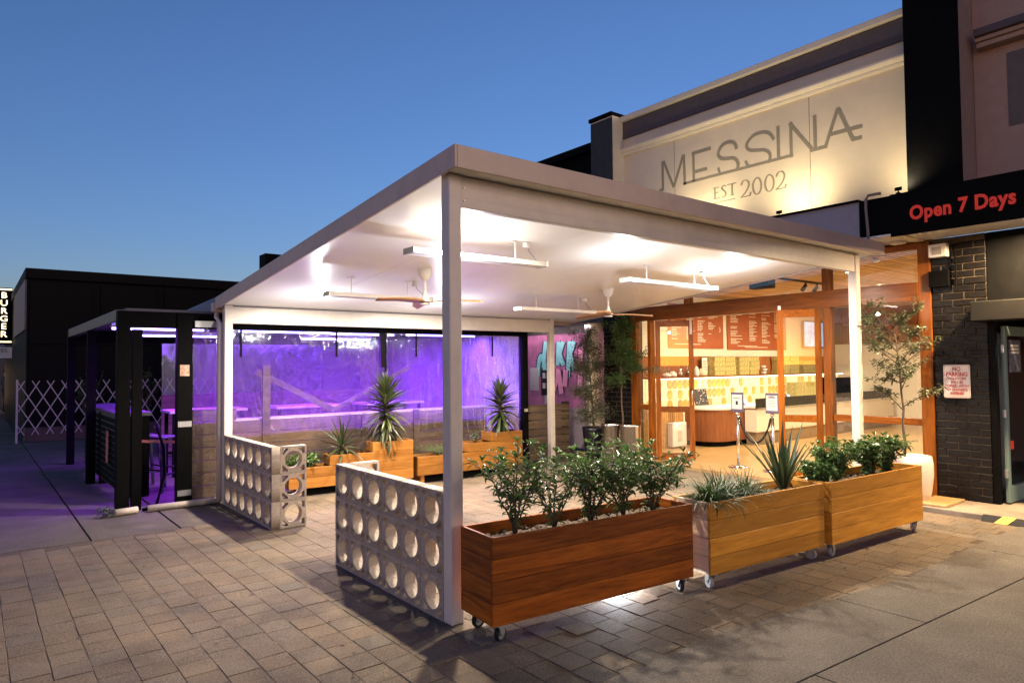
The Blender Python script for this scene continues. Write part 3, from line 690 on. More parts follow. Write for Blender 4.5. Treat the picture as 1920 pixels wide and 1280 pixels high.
# ------------------------------------------------------------------ stepped planters by the clear blinds
def step_planter(lab, x, y, rot, tiers, z0, feet, Wd=.36):
    # tiers: (x0, x1, plank rows) of .135 m, side by side in one stepped trough
    t = thing('stepped_planter', lab, 'planter', (x, y, 0), R(rot), 'stepped timber planters by the clear blinds')
    ph = .137; th_ = .022
    L = tiers[-1][1]; rmax = max(q[2] for q in tiers)
    for r_ in range(rmax):
        xa = min(q[0] for q in tiers if q[2] > r_); xb = max(q[1] for q in tiers if q[2] > r_)
        hgt = ph*min(1.0, max(q[2] for q in tiers)-r_)
        za, zb = z0+ph*r_+.001, z0+ph*r_+hgt-.001
        for yy in (0, Wd-th_): CB(0, xb-xa, -th_/2, th_/2, 0, zb-za, c=.003).build('plank', M['w_orange'], t, loc=(xa, yy+th_/2, za))
        for xx in (xa, xb-th_): CB(0, th_, th_+.001, Wd-th_-.001, 0, zb-za, c=.003).build('plank', M['w_orangey'], t, loc=(xx, 0, za))
    for (a, b, n) in tiers:
        z = z0+ph*n-.03
        B(a+.023, b-.023, .023, Wd-.023, z-.03, z).build('soil', M['soil'], t)
    B(.03, L-.03, .03, Wd-.03, z0-.0, z0+.02).build('base_board', M['black'], t)
    for xx in feet: B(xx, xx+.06, .02, Wd-.02, 0, z0+.001).build('foot', M['w_orange'], t)
    B(.1, L-.1, .10, .13, .0, z0).build('plinth', M['black'], t)
    return t
SA = step_planter('stepped timber planter with yuccas behind the breeze block walls', .78, 5.06, -7, ((0, .54, 2), (.54, 1.15, 3), (1.15, 1.76, 4)), .105, (.12, 1.5), .30)
SB = step_planter('stepped timber planter with a yucca beside the black gate post', 2.60, 4.84, -4, ((0, .86, 2), (.86, 1.28, 3), (1.28, 1.86, 4)), .12, (.05, 1.6), .32)
YM = [blade_mesh('leaf', .42, .042, b_, M['yucca'], 6) for b_ in (.05, .25, .7)]
def yucca(lab, loc, hgt, n, seed, sc=1.0):
    random.seed(seed); lv = []
    for k in range(n):
        q = k/n; z = .06+hgt*q**.85
        el = R(-50+125*q+random.uniform(-10, 10)); az = k*2.39996+random.uniform(-.2, .2)
        lv.append((z, az, el, sc*random.uniform(.62, .95)*(.72+.4*math.sin(math.pi*min(1, .2+q*.7))), YM[2] if q < .45 else YM[1] if q < .8 else YM[0], random.uniform(-.4, .4)))
    return rosette('yucca', lab, 'yucca', loc, lv, None, hgt, 'yuccas in the stepped planters')
yucca('tall shaggy yucca in the high tier of the planter behind the breeze block walls', on_planter(SA, 1.40, .15, .60), .74, 210, 3)
yucca('rounded yucca in the high tier of the planter beside the black gate post', on_planter(SB, 1.54, .16, .63), .60, 180, 4, .9)
random.seed(9)
lv = [(.04+.12*k/34, k*2.4, R(-40+125*(k/34)), random.uniform(.75, 1.1), YM[2] if k < 16 else YM[0], random.uniform(-.4, .4)) for k in range(34)]
rosette('spiky_cordyline', 'small spiky plant with arching leaves in the middle tier by the block wall', 'cordyline', on_planter(SA, .76, .15, .50), lv, None, .14)
shrub('leafy_herb', 'low leafy green plant in the low tier beside the block wall', 'herb', on_planter(SA, .30, .14, .35), .19, .2, 12, 34, .05, .036, M['leafpale'], None, 77, bare=0)
shrub('leafy_herb', 'low leafy plant at the very end of the stepped planter by the block wall', 'herb', on_planter(SA, .08, .14, .35), .15, .1, 6, 26, .045, .032, M['leafpale'], None, 78, bare=0)
shrub('groundcover_mound', 'bright green fine-leaved mound in the low tier behind the front post', 'ground cover', on_planter(SB, .42, .15, .37), .15, .34, 46, 26, .028, .008, M['leafpale'], None, 79, bare=0)
shrub('twiggy_shrub', 'sparse dry reddish plant in the middle tier between the yuccas', 'shrub', on_planter(SA, 1.04, .16, .50), .22, .2, 12, 10, .03, .008, M['chip'], None, 80, bare=.1)
shrub('flowering_herb', 'small mottled flowering plant in the middle tier next to the gate-post yucca', 'herb', on_planter(SB, 1.06, .16, .51), .17, .15, 8, 24, .035, .018, M['leafolive'], None, 81, bare=.1)

random.seed(44)
lit = MB()
for k in range(46):
    x, y = random.uniform(-1.8, 4.5), random.uniform(-1.1, .9)
    if k < 14: x, y = random.uniform(3.2, 4.4), random.uniform(-1.15, -.7)
    if 0 < y < 2 and -.05 < x < .5: continue
    leaf(lit, (x, y, .004), (math.cos(k), math.sin(k), .05), random.uniform(.02, .05), random.uniform(.008, .016), droop=-.1)
tag(lit.build('leaf_litter', plain('dry_leaf', (.12, .065, .03), .8, var=.5, scale=30)), 'scattered dry brown leaves lying on the pavers around the planters', 'leaf litter', kind='stuff')
# ================================================================== ice cream shop: facade
XF = 6.8
shop = thing('shop_building', 'cream ice cream shop facade with timber shopfront under the MESSINA lettering', 'building', (XF, 2, 0))
def S(mb, name, mat, bevel=0, par=None, smooth=False):       # part of the shop given in world coordinates
    o = mb.build(name, mat, par or shop, smooth, bevel); o.location = (-XF, -2, 0) if par is None else (0, 0, 0); return o
S(B(XF, XF+.3, -.36, 4.56, 3.24, 6.12), 'sign_wall', M['cream'])
S(B(XF-.03, XF-.001, -.36, 4.56, 5.815, 6.11), 'plum_band', M['plum'])
S(B(XF-.10, XF+.35, -.36, 4.56, 6.121, 6.21), 'parapet_cap', M['creamtrim'], .01)
co = MB()
co.prism([(XF-.001, 5.50), (XF-.04, 5.50), (XF-.055, 5.525), (XF-.055, 5.545), (XF-.085, 5.555), (XF-.11, 5.585), (XF-.11, 5.61), (XF-.001, 5.61)], 4.92, (0, -.36, 0), 'y')
S(co, 'cornice', M['creamtrim'])
for yy in (3.43, 1.05): S(B(XF-.0015, XF+.001, yy-.003, yy+.003, 3.3, 5.49), 'panel_joint', M['plum'])
pil = S(B(6.5, 7.2, 4.562, 5.1, 3.75, 6.2), 'pilaster', M['creamtrim'])
pf = S(B(6.488, 6.499, 4.562, 5.1, 3.75, 6.17), 'pilaster_face', plain('charcoal_render', (.03, .03, .03), .7, var=.2, bump=.1))
S(B(6.46, 7.2, 4.555, 5.13, 6.2, 6.27), 'pilaster_cap', M['black'], .006)
S(B(6.36, 7.3, -.98, -.40, 3.70, 7.2), 'pilaster', M['brownrender'])
S(B(6.348, 6.359, -.985, -.395, 3.70, 7.2), 'pilaster_face', M['black'])

LET = {'M': [[(3.76, 4.71), (3.68, 4.71)], [(3.68, 4.69), (3.68, 5.2)], [(3.66, 5.2), (3.45, 4.7)], [(3.45, 4.7), (3.24, 5.2)], [(3.23, 5.2), (3.22, 4.69)]],
       'E': [[(3.04, 5.2), (3.04, 4.71)], [(3.07, 5.175), (2.7, 5.175)], [(3.01, 4.86), (2.78, 4.86)]],
       'S': [[(2.23, 5.04), (2.26, 5.13), (2.32, 5.175), (2.4, 5.185), (2.49, 5.16), (2.55, 5.09), (2.56, 5.02), (2.51, 4.96), (2.41, 4.93), (2.3, 4.915), (2.23, 4.86), (2.21, 4.79), (2.23, 4.71)]],
       'S2': [[(1.60, 5.02), (1.64, 5.1), (1.71, 5.16), (1.82, 5.185), (1.94, 5.17), (2.04, 5.09), (2.05, 5.02), (1.99, 4.96), (1.87, 4.93), (1.77, 4.91), (1.69, 4.86), (1.665, 4.8), (1.67, 4.75), (1.7, 4.7)]],
       'line': [[(3.25, 4.715), (1.30, 4.715)], [(2.57, 4.82), (2.53, 4.70)], [(2.08, 4.82), (2.03, 4.70)]], 'I': [[(1.53, 5.2), (1.53, 4.71)]],
       'N': [[(1.33, 5.2), (1.33, 4.69)], [(1.35, 5.2), (1.0, 4.7)], [(.97, 5.2), (.97, 4.71)], [(1.04, 4.715), (.80, 4.715)]],
       'A': [[(.83, 4.7), (.64, 5.2)], [(.635, 5.2), (.44, 4.7)], [(.78, 4.865), (.32, 4.865)], [(.45, 4.715), (.33, 4.715)]]}
SER = {'E': [[(2.64, 4.52), (2.64, 4.34)], [(2.67, 4.515), (2.56, 4.515)], [(2.63, 4.435), (2.575, 4.435)], [(2.67, 4.342), (2.55, 4.342)]],
       'S': [[(2.44, 4.505), (2.47, 4.52), (2.5, 4.51), (2.51, 4.48), (2.48, 4.445), (2.45, 4.415), (2.44, 4.38), (2.465, 4.348), (2.515, 4.348)]],
       'T': [[(2.325, 4.515), (2.325, 4.342)], [(2.41, 4.516), (2.25, 4.516)], [(2.355, 4.342), (2.295, 4.342)]], 'rule': [[(2.66, 4.275), (2.28, 4.275)]],
       '2': [[(2.165, 4.46), (2.13, 4.515), (2.08, 4.52), (2.04, 4.49), (2.03, 4.44), (2.05, 4.39), (2.1, 4.325), (2.17, 4.27)], [(2.175, 4.27), (2.02, 4.27)], [(2.02, 4.265), (2.0, 4.32)]],
       '0': [[(1.89, 4.52), (1.93, 4.49), (1.96, 4.43), (1.96, 4.36), (1.935, 4.29), (1.89, 4.265), (1.85, 4.29), (1.825, 4.35), (1.825, 4.43), (1.85, 4.49), (1.89, 4.52)]],
       '0b': [[(1.69, 4.52), (1.73, 4.49), (1.755, 4.43), (1.755, 4.36), (1.73, 4.29), (1.69, 4.265), (1.645, 4.29), (1.62, 4.35), (1.62, 4.43), (1.645, 4.49), (1.69, 4.52)]],
       '2b': [[(1.575, 4.46), (1.54, 4.515), (1.49, 4.52), (1.455, 4.49), (1.445, 4.44), (1.465, 4.385), (1.515, 4.32), (1.585, 4.27)], [(1.59, 4.27), (1.44, 4.27)], [(1.44, 4.265), (1.42, 4.32)]]}
def smooth_pl(pl):
    if len(pl) < 4: return pl
    out = []
    for i in range(len(pl)-1):
        p0 = pl[max(i-1, 0)]; p1 = pl[i]; p2 = pl[i+1]; p3 = pl[min(i+2, len(pl)-1)]
        for k in range(4):
            t_ = k/4
            out.append(tuple(.5*(2*b+(c-a)*t_+(2*a-5*b+4*c-d)*t_*t_+(-a+3*b-3*c+d)*t_**3) for a, b, c, d in zip(p0, p1, p2, p3)))
    return out+[pl[-1]]
def stroke(mb, pl, wd, x, d):
    pl = smooth_pl(pl); n = len(pl); L = []; Rr = []
    for i, p in enumerate(pl):
        a = pl[max(i-1, 0)]; b = pl[min(i+1, n-1)]; ty, tz = b[0]-a[0], b[1]-a[1]; q = math.hypot(ty, tz) or 1
        ww = wd(ty/q, tz/q)/2 if callable(wd) else wd/2
        L.append((p[0]-tz/q*ww, p[1]+ty/q*ww)); Rr.append((p[0]+tz/q*ww, p[1]-ty/q*ww))
    for i in range(n-1):
        q = [L[i], L[i+1], Rr[i+1], Rr[i]]
        mb.add([(x, *v) for v in q]+[(x+d, *v) for v in q], [(0, 1, 2, 3), (4, 5, 6, 7), (0, 1, 5, 4), (1, 2, 6, 5), (2, 3, 7, 6), (3, 0, 4, 7)])
sign = thing('shop_sign', 'grey MESSINA EST 2002 lettering on the cream wall', 'sign', (XF, 2, 4.7))
for i, (k, pls) in enumerate(LET.items()):
    mb = MB()
    for q, pl in enumerate(pls): stroke(mb, pl, .047 if k != 'line' else .038, XF-.005-.0003*q-.0012*(i % 3), .004)
    o = mb.build('letter', M['letter'], sign); o.location = (-XF, -2, -4.7)
for i, (k, pls) in enumerate(SER.items()):
    mb = MB()
    for q, pl in enumerate(pls): stroke(mb, pl, (lambda ty, tz: .012+.016*abs(tz)**1.5) if k != 'rule' else .012, XF-.005-.0003*q, .004)
    o = mb.build('letter', M['letter'], sign); o.location = (-XF, -2, -4.7)
for (y, p, lab) in ((2.72, 20, 'small floodlight on the awning under the double S of the sign'), (1.18, 20, 'small floodlight on the awning under the N of the sign'), (-.36, 11, 'small floodlight on the awning beside the black pilaster')):
    t = thing('floodlight', lab, 'floodlight', (6.17, y, 3.727), 0, 'floodlights on the awning')
    B(-.03, .03, -.02, .02, .0, .008).build('foot', M['black'], t); MB().tube([(0, 0, .006), (0, 0, .04)], .008, 8).build('stem', M['black'], t)
    MB().beam((-.02, 0, .045), (.025, 0, .062), .07, .04).build('housing', M['black'], t, bevel=.004)
    l = lamp('flood_lamp', 'SPOT', (0, 0, 0), p, (1, .82, .52), .03, direction=(.75, 0, 1), spot=R(150), blend=1.0); l.parent = t; l.location = (.04, 0, .10)

# awning along the facade
aw = thing('awning', 'shallow shop awning with grey fascia and white soffit along the cream facade', 'awning', (6.1, 2, 3.2))
def A(mb, name, mat, bevel=0, par=None):
    o = mb.build(name, mat, par or aw, False, bevel); o.location = (-6.1, -2, -3.2); return o
A(B(6.125, 6.8, .075, 7.0, 3.245, 3.70), 'awning_box', plain('awning_grey', (.30, .27, .27), .6, var=.06))
A(B(6.10, 6.124, .075, 7.0, 3.245, 3.66), 'fascia', plain('awning_fascia_grey', (.30, .27, .28), .55, var=.05))
A(B(6.085, 6.83, .075, 7.0, 3.701, 3.725), 'capping', M['black'])
A(B(6.10, 6.8, -.1, 7.0, 3.225, 3.243), 'soffit', M['plastic'])
bs = thing('shop_awning_sign', 'black awning fascia with red Open 7 Days lettering', 'awning', (6.1, -1, 3.2))
def A2(mb, name, mat, bevel=0):
    o = mb.build(name, mat, bs, False, bevel); o.location = (-6.1, 1, -3.2); return o
A2(B(6.1, 6.8, -6, .07, 3.245, 3.70), 'fascia_box', M['black'])
A2(B(6.075, 6.099, -6, -.30, 3.20, 3.705), 'sign_board', M['black'])
A2(B(6.1, 6.8, -6, -.105, 3.222, 3.243), 'soffit', M['plastic'])
A2(B(6.13, 6.75, -.42, -.30, 3.205, 3.2215), 'soffit_batten', M['creamtrim'])
me = text_mesh('lettering', 'Open 7 Days', .222, M['red'], .003, .0075, xs=.83, spacing=1.06)
o = link('lettering', me, bs, (-.033, -.037, .235), FACE_NX)
cd = MB().tube([(6.075, -.2, 3.745), (6.06, -.12, 3.745), (6.05, -.06, 3.74), (6.05, -.035, 3.70), (6.05, -.03, 3.6), (6.05, -.05, 3.30), (6.05, -.05, 3.20)], .017, 10).build('conduit_pipe', plain('brown_conduit', (.22, .16, .13), .5), None, True)
tag(cd, 'bent brown conduit pipe clipped to the end of the black awning fascia', 'pipe')
dl = thing('downlight', 'round downlight shining under the black awning near the doorway', 'downlight', (6.3, -1.62, 3.222))
MB().lathe([(.07, 0), (.07, -.008), (.054, -.01), (.054, 0)], n=20, cap=False).build('trim_ring', M['plastic'], dl)
MB().lathe([(.052, .0), (.052, -.006), (.02, -.008)], n=20).build('lens', M['led'], dl)
l = lamp('awning_lamp', 'AREA', (0, 0, -.02), 95, (1, .70, .38), .1, spot=R(170)); l.parent = dl; l.location = (0, 0, -.022)
bl = thing('bulkhead_light', 'flat oval white fitting on the soffit above the timber shopfront', 'light fitting', (6.62, -.16, 3.224))
MB().lathe([(.10, 0), (.10, -.02), (.085, -.035), (.03, -.04)], n=20).build('body', M['plastic'], bl, True)

# ------------------------------------------------------------------ timber shopfront
sf = thing('timber_shopfront', 'varnished timber window and door frame of the ice cream shop', 'shopfront', (XF, 2, .05))
def F(mb, name, mat, bevel=.004, par=None):
    o = mb.build(name, mat, par or sf, False, bevel); o.location = (-XF, -2, -.05) if par is None else (0, 0, 0); return o
Z0 = .046
for (a, b, za, zb) in ((-.455, -.315, Z0, 3.2), (.81, .92, Z0, 3.12), (4.33, 4.46, Z0, 3.12), (3.17, 3.28, 2.71, 3.12), (4.0, 4.07, Z0, 2.47)):
    F(B(XF-.02, XF+.10, a, b, za, zb), 'post', M['w_framez'])
F(B(XF-.03, XF+.11, -.315, 4.33, 2.471, 2.709), 'beam', M['w_frame'])
F(B(XF-.01, XF+.10, -.315, 4.33, 3.12, 3.2), 'head', M['w_frame'])
F(B(XF, XF+.07, -.315, .81, .91, 1.0), 'rail', M['w_frame']); F(B(XF, XF+.07, -.315, .81, Z0, .14), 'rail', M['w_frame'])
F(B(XF, XF+.07, 4.07, 4.33, .91, 1.0), 'rail', M['w_frame']); F(B(XF, XF+.07, 4.07, 4.33, Z0, .14), 'rail', M['w_frame'])
gx = XF+.035
for (a, b, za, zb) in ((-.315, .81, 1.0, 2.471), (-.315, .81, .14, .91), (4.07, 4.33, 1.0, 2.471), (4.07, 4.33, .14, .91), (-.315, .81, 2.709, 3.12), (.92, 3.17, 2.709, 3.12), (3.28, 4.33, 2.709, 3.12)):
    F(B(gx-.004, gx+.004, a, b, za, zb), 'glass_pane', M['glass'], 0)
def door(lab, p0, p1, h=2.42):
    p0 = Vector((*p0, Z0)); p1 = Vector((*p1, Z0)); d = p1-p0; L = d.length
    t = thing('door_leaf', lab, 'door', p0, math.atan2(d.y, d.x))
    for a in (0, L-.085): B(a, a+.085, -.022, .022, .01, h).build('stile', M['w_framez'], t, bevel=.003)
    for (za, zb) in ((.01, .13), (.83, .93), (h-.11, h)): B(.085, L-.085, -.02, .02, za, zb).build('rail', M['w_frame'], t, bevel=.003)
    for (za, zb) in ((.13, .83), (.93, h-.11)): B(.085, L-.085, -.004, .004, za, zb).build('glass_pane', M['glass'], t)
    hd = MB().tube([(L-.04, -.06, .95), (L-.04, -.06, 1.25)], .011, 8); hd.tube([(L-.04, -.02, .98), (L-.04, -.06, .98)], .008, 6); hd.tube([(L-.04, -.02, 1.22), (L-.04, -.06, 1.22)], .008, 6)
    hd.build('pull_handle', M['steel'], t, smooth=True)
    B(L-.06, L-.02, -.035, -.0225, h-.25, h+.06).build('bolt_rod', M['plastic'], t)
    return t
door('timber glazed door leaf folded inward beside the steel pots', (6.86, 3.96), (7.24, 3.44))
door('timber glazed door leaf standing open next to the flax planter', (6.83, .97), (6.52, 1.46))
me = text_mesh('lettering', 'MESSINA', .17, M['letter'], .001, .002, spacing=1.1)
o = link('window_lettering', me, None, (gx-.008, 3.98, 1.60), FACE_NX); tag(o, 'dark MESSINA lettering on the shop glass', 'lettering')

# ------------------------------------------------------------------ brick piers
def pier(lab, y0, y1, x, z0, z1, ww=.235, hh=.086, matb=None):
    t = thing('brick_pier', lab, 'brick pier', (x, (y0+y1)/2, z0)); w_ = y1-y0
    B(.012, .34, -w_/2+.004, w_/2-.004, 0, z1-z0).build('mortar_core', M['mortar'], t)
    r_ = 0; z = 0
    while z+hh < z1-z0:
        y = -w_/2-(ww/2 if r_ % 2 else 0)
        while y < w_/2-.03:
            a = max(y, -w_/2); b = min(y+ww-.01, w_/2)
            if b-a > .03:
                me = CB(0, .11, -(b-a)/2, (b-a)/2, 0, hh-.010, c=.006).mesh('brick', M['blackbrick'])
                o = link('brick', me, t, (random.uniform(-.003, .004), (a+b)/2, z+.005), (random.gauss(0, .006), random.gauss(0, .008), random.gauss(0, .008)))
            y += ww
        z += hh; r_ += 1
    return t
pier('black painted brick pier with the no parking sign', -1.04, -.457, XF+.005, .05, 3.22)
pier('black painted brick pier behind the steel pots and slender tree', 4.465, 5.12, XF-.03, .0, 3.22)
# no parking sign
ns_ = thing('no_parking_sign', 'white metal NO PARKING sign with red lettering on the black bricks', 'sign', (XF-.014, -.71, 1.47))
me = curve_mesh('plate', [[(sx*(.142-.012+.012*math.cos(R(a))), sy*(.198-.012+.012*math.sin(R(a)))) for sx, sy, rng in ((1, 1, (0, 45, 90)), (-1, 1, (90, 45, 0)), (-1, -1, (0, 45, 90)), (1, -1, (90, 45, 0))) for a in rng]], .0015, plain('sign_white', (.72, .66, .60), .4, var=.05, bump=0, stain=.1))
link('plate', me, ns_, (0, 0, 0), FACE_NX)
rm = plain('sign_red', (.5, .05, .035), .5, var=.05, bump=0)
bd = MB()
for (a, b, c, d) in ((-.132, .132, .184, .1865), (-.132, .132, -.1865, -.184), (-.1325, -.130, -.186, .186), (.130, .1325, -.186, .186)): bd.box(a, b, c, d, 0, .0008)
link('border', bd.mesh('border', rm), ns_, (-.0018, 0, 0), FACE_NX)
for txt, z, sz, bo in (('NO', .145, .066, .0025), ('PARKING', .085, .066, .0025), ('VIOLATORS', .033, .044, .0012), ('WILL BE', -.012, .044, .0012), ('TOWED AWAY', -.056, .044, .0012), ("AT OWNER'S", -.1, .044, .0012), ('EXPENSE', -.144, .044, .0012)):
    link('lettering', text_mesh('lettering', txt, sz, rm, .0006, bo, xs=.84), ns_, (-.0026, 0, z), FACE_NX)
al = thing('alarm_siren', 'white alarm siren box at the top of the black brick pier', 'alarm box', (XF-.02, -.57, 2.98))
B(-.09, .02, -.10, .10, 0, .16).build('body', M['plastic'], al, bevel=.012); B(-.094, -.0905, -.05, .055, .03, .12).build('grille', plain('siren_grille', (.35, .32, .28), .6), al)
jb = thing('junction_box', 'black junction box on the brick pier below the alarm', 'electrical box', (XF-.03, -.56, 2.62))
B(-.03, .03, -.11, .11, 0, .2).build('cover', M['black'], jb, bevel=.006)
MB().tube([(0, -.18, 0), (0, -.18, .35), (0, -.15, .5)], .012, 6).build('cable', M['black'], jb)

# ------------------------------------------------------------------ potted plants on the shopfront
def tree(lab, loc, h, trunk_h, crown_r, crown_h, nl, L, W_, mat, seed, lean=(0, 0), bra=16, base=.0, cx=(0, 0), sc_=.018):
    random.seed(seed)
    t = thing('potted_tree', lab, 'tree', loc)
    tr = MB(); top = Vector((lean[0], lean[1], h*.86))
    pts = [Vector((lean[0]*q*q+random.gauss(0, .008), lean[1]*q*q+random.gauss(0, .008), base+(h*.86-base)*q)) for q in [i/8 for i in range(9)]]
    tr.tube(pts, [.018*(1-.75*i/8) for i in range(9)], 7)
    ends = []
    for k in range(bra):
        q = trunk_h/h/.86+(1-trunk_h/h/.86)*random.random(); i = min(int(q*8), 7); p0 = pts[i].lerp(pts[i+1], q*8-i)
        a = random.uniform(0, 2*math.pi); rr = crown_r*random.uniform(.45, 1.0)*(1.1-.5*(q-.4))
        e = p0+Vector((math.cos(a)*rr+cx[0]*(1-q), math.sin(a)*rr+cx[1]*(1-q), crown_h*random.uniform(.02, .28)))
        m = p0.lerp(e, .5)+Vector((0, 0, .03)); tr.tube([p0, m, e], [.007, .005, .002], 5); ends.append((p0, m, e))
        for j in range(3):
            b = m.lerp(e, random.random()); e2 = b+Vector((random.gauss(0, .1), random.gauss(0, .1), random.uniform(-.02, .14)))*crown_r/.35
            tr.tube([b, e2], [.003, .0012], 4); ends.append((b, b.lerp(e2, .5), e2))
    tr.build('trunk', M['bark'], t, smooth=True)
    lf = MB()
    for k in range(nl):
        a, b, c = random.choice(ends); q = random.uniform(.15, 1)
        p = a.lerp(b, q*2) if q < .5 else b.lerp(c, q*2-1)
        p = p+Vector((random.gauss(0, sc_), random.gauss(0, sc_), random.gauss(0, sc_)))
        az = random.uniform(0, 2*math.pi)
        leaf(lf, p, (math.cos(az), math.sin(az), random.uniform(-.6, 1)), L*random.uniform(.6, 1.2), W_*random.uniform(.7, 1.2), droop=random.uniform(0, .4))
    tag(lf.build('crown', mat, t), kind='stuff')
    return t
tree('slender potted tree with airy crown in the white pot beside the brick pier', (6.3, -.30, .55), 1.85, .55, .46, 1.2, 2300, .06, .022, M['leafolive'], 21, (.02, .1), 20, cx=(0, .18))
tree('slender dark tree standing behind the steel pots', (6.42, 4.36, .55), 2.1, .72, .40, 1.0, 4200, .05, .024, M['leaf'], 22, (0, .05), 34, sc_=.035)
tree('dense silvery olive tree in the black pot', (6.45, 5.10, .52), 2.0, .1, .36, .5, 11000, .038, .017, M['leafsilver'], 23, (0, .18), 70, sc_=.05)
wp = thing('white_pot', 'tall rounded white pot by the timber post', 'pot', (6.33, -.38, .005))
MB().lathe([(.10, 0), (.14, .02), (.18, .16), (.205, .36), (.205, .50), (.19, .585), (.175, .59), (.165, .575), (.165, .55)], n=32).build('pot', plain('white_ceramic', (.66, .56, .47), .4, var=.03, bump=.01), wp, True)
MB().lathe([(.16, .552), (.02, .56)], n=20).build('soil', M['soil'], wp)
bp = thing('black_pot', 'black tapered pot holding the olive tree', 'pot', (6.45, 5.10, .0))
MB().lathe([(.14, 0), (.15, .02), (.20, .52), (.205, .57), (.19, .57), (.18, .53)], n=28).build('pot', plain('black_glaze', (.012, .012, .018), .3, var=.2), bp, True)
MB().lathe([(.178, .532), (.02, .54)], n=20).build('soil', M['soil'], bp)
for (x, y, lab) in ((6.36, 4.56, 'shiny steel cylinder pot in front of the black brick pier'), (6.42, 4.17, 'shiny steel cylinder pot nearest the folded door leaf')):
    t = thing('steel_pot', lab, 'pot', (x, y, .0), 0, 'steel cylinder pots')
    MB().lathe([(.178, 0), (.18, .004), (.18, .64), (.184, .644), (.184, .66), (.176, .66), (.174, .62), (.174, .56)], n=40).build('cylinder', M['steel'], t, True)
    MB().lathe([(.172, .562), (.02, .57)], n=20).build('soil', M['soil'], t)

# ------------------------------------------------------------------ neighbour on the right: doorway, shutter, upper wall
nb = thing('corner_store', 'brown rendered store with black shutter box and teal glass door', 'building', (XF, -3, 0))
def NB_(mb, name, mat, bevel=0, rot=None):
    o = mb.build(name, mat, nb, False, bevel); o.location = (-XF, 3, 0); return o
NB_(B(6.8, 7.1, -6, -.985, 3.70, 7.2), 'upper_wall', M['brownrender'])
NB_(B(6.62, 6.799, -6, -1.06, 5.42, 5.47), 'ledge', M['brownrender'], .01); NB_(B(6.57, 6.799, -6, -1.06, 5.47, 5.56), 'ledge', M['plum'], .01); NB_(B(6.66, 6.799, -6, -1.06, 5.36, 5.42), 'ledge', M['brownrender'], .01)
NB_(B(6.79, 6.799, -6, -1.32, 4.4, 5.25), 'wall_panel', plain('brown_panel', (.11, .085, .075), .6))
NB_(B(6.83, 7.1, -6, -1.045, 2.40, 3.22), 'transom_panel', M['black'])
NB_(B(6.56, 6.83, -6, -.94, 2.17, 2.40), 'shutter_box', plain('shutter_black', (.008, .007, .006), .6, spec=.15), .012)
NB_(B(6.80, 6.90, -1.105, -1.046, .056, 2.17), 'door_frame', M['black'], .003)
NB_(B(7.1, 7.16, -3.6, -.5, 2.4, 3.2), 'inner_wall', M['black']); NB_(B(6.85, 11, -6, -.52, .0, .05), 'store_floor', M['slab'])
NB_(B(10.9, 11, -6, -.5, .05, 3.2), 'inner_wall', M['brownrender']); NB_(B(7.1, 11, -.54, -.5, .05, 3.2), 'inner_wall', M['black']); NB_(B(6.85, 11, -6, -.5, 3.0, 3.05), 'store_ceiling', M['brownrender'])
td = thing('teal_door', 'teal framed glass door of the store folded inward', 'door', (6.93, -1.15, .056), R(-3))
for a in (0, .84): B(a, a+.06, -.02, .02, .012, 2.06).build('stile', M['teal'], td, bevel=.003)
for (za, zb) in ((.012, .2), (1.95, 2.06)): B(.06, .84, -.018, .018, za, zb).build('rail', M['teal'], td, bevel=.003)
B(.06, .84, -.004, .004, .2, 1.95).build('glass_pane', M['glass'], td)
B(.14, .5, -.008, -.005, 1.52, 1.9).build('poster', plain('poster_blue', (.10, .11, .16), .5, var=.9, scale=14), td)
for k, z in enumerate((1.82, 1.78, 1.74)): B(.2, .44, -.0095, -.0082, z, z+.026).build('poster_print', M['paper'], td)
for z in (.3, 1.0, 1.75): B(-.03, .0, -.016, .016, z, z+.09).build('hinge', M['galv'], td)
B(.1, .2, -.007, -.0045, .62, .72).build('sticker', M['red'], td)
fr_ = thing('drinks_fridge', 'lit glass fridge of bottles behind the teal door', 'fridge', (7.33, -1.07, .052))
B(0, .62, .02, .5, 0, .1).build('base', M['galv'], fr_); B(0, .62, .46, .5, .1, 1.95).build('back_panel', M['plastic'], fr_); B(0, .62, .02, .5, 1.9, 2.0).build('header', M['plastic'], fr_)
for a in (0, .59): B(a, a+.03, .02, .46, .1, 1.9).build('side', M['plastic'], fr_)
BTM = [plain('bottle_amber', (.25, .12, .02), .15), plain('bottle_dark', (.03, .03, .04), .15), plain('bottle_lemon', (.5, .42, .06), .15)]
for r_ in range(5):
    z = .3+.31*r_; B(.03, .59, .03, .45, z-.015, z).build('shelf', M['plastic'], fr_)
    if r_ < 5:
        for k in range(8):
            bt = thing('bottle', ('amber', 'dark', 'lemon')[(r_+k//3) % 3]+' drinks bottle, '+('first', 'second', 'third', 'fourth', 'fifth', 'sixth', 'seventh', 'eighth')[k]+' from the door hinge on the '+('lowest', 'second lowest', 'middle', 'second highest', 'highest')[r_]+' fridge shelf', 'bottle', (7.33+.07+.065*k, -1.02, .052+z), 0, 'bottles in the fridge')
            MB().lathe([(.026, 0), (.027, .12), (.012, .18), (.011, .23), (.004, .235)], n=10).build('body', BTM[(r_+k//3) % 3], bt, True)
l = lamp('fridge_lamp', 'AREA', (0, 0, 0), 9, (.75, .95, 1), .5, .06, direction=(0, .15, -1)); l.parent = fr_; l.location = (.31, .06, 1.89)
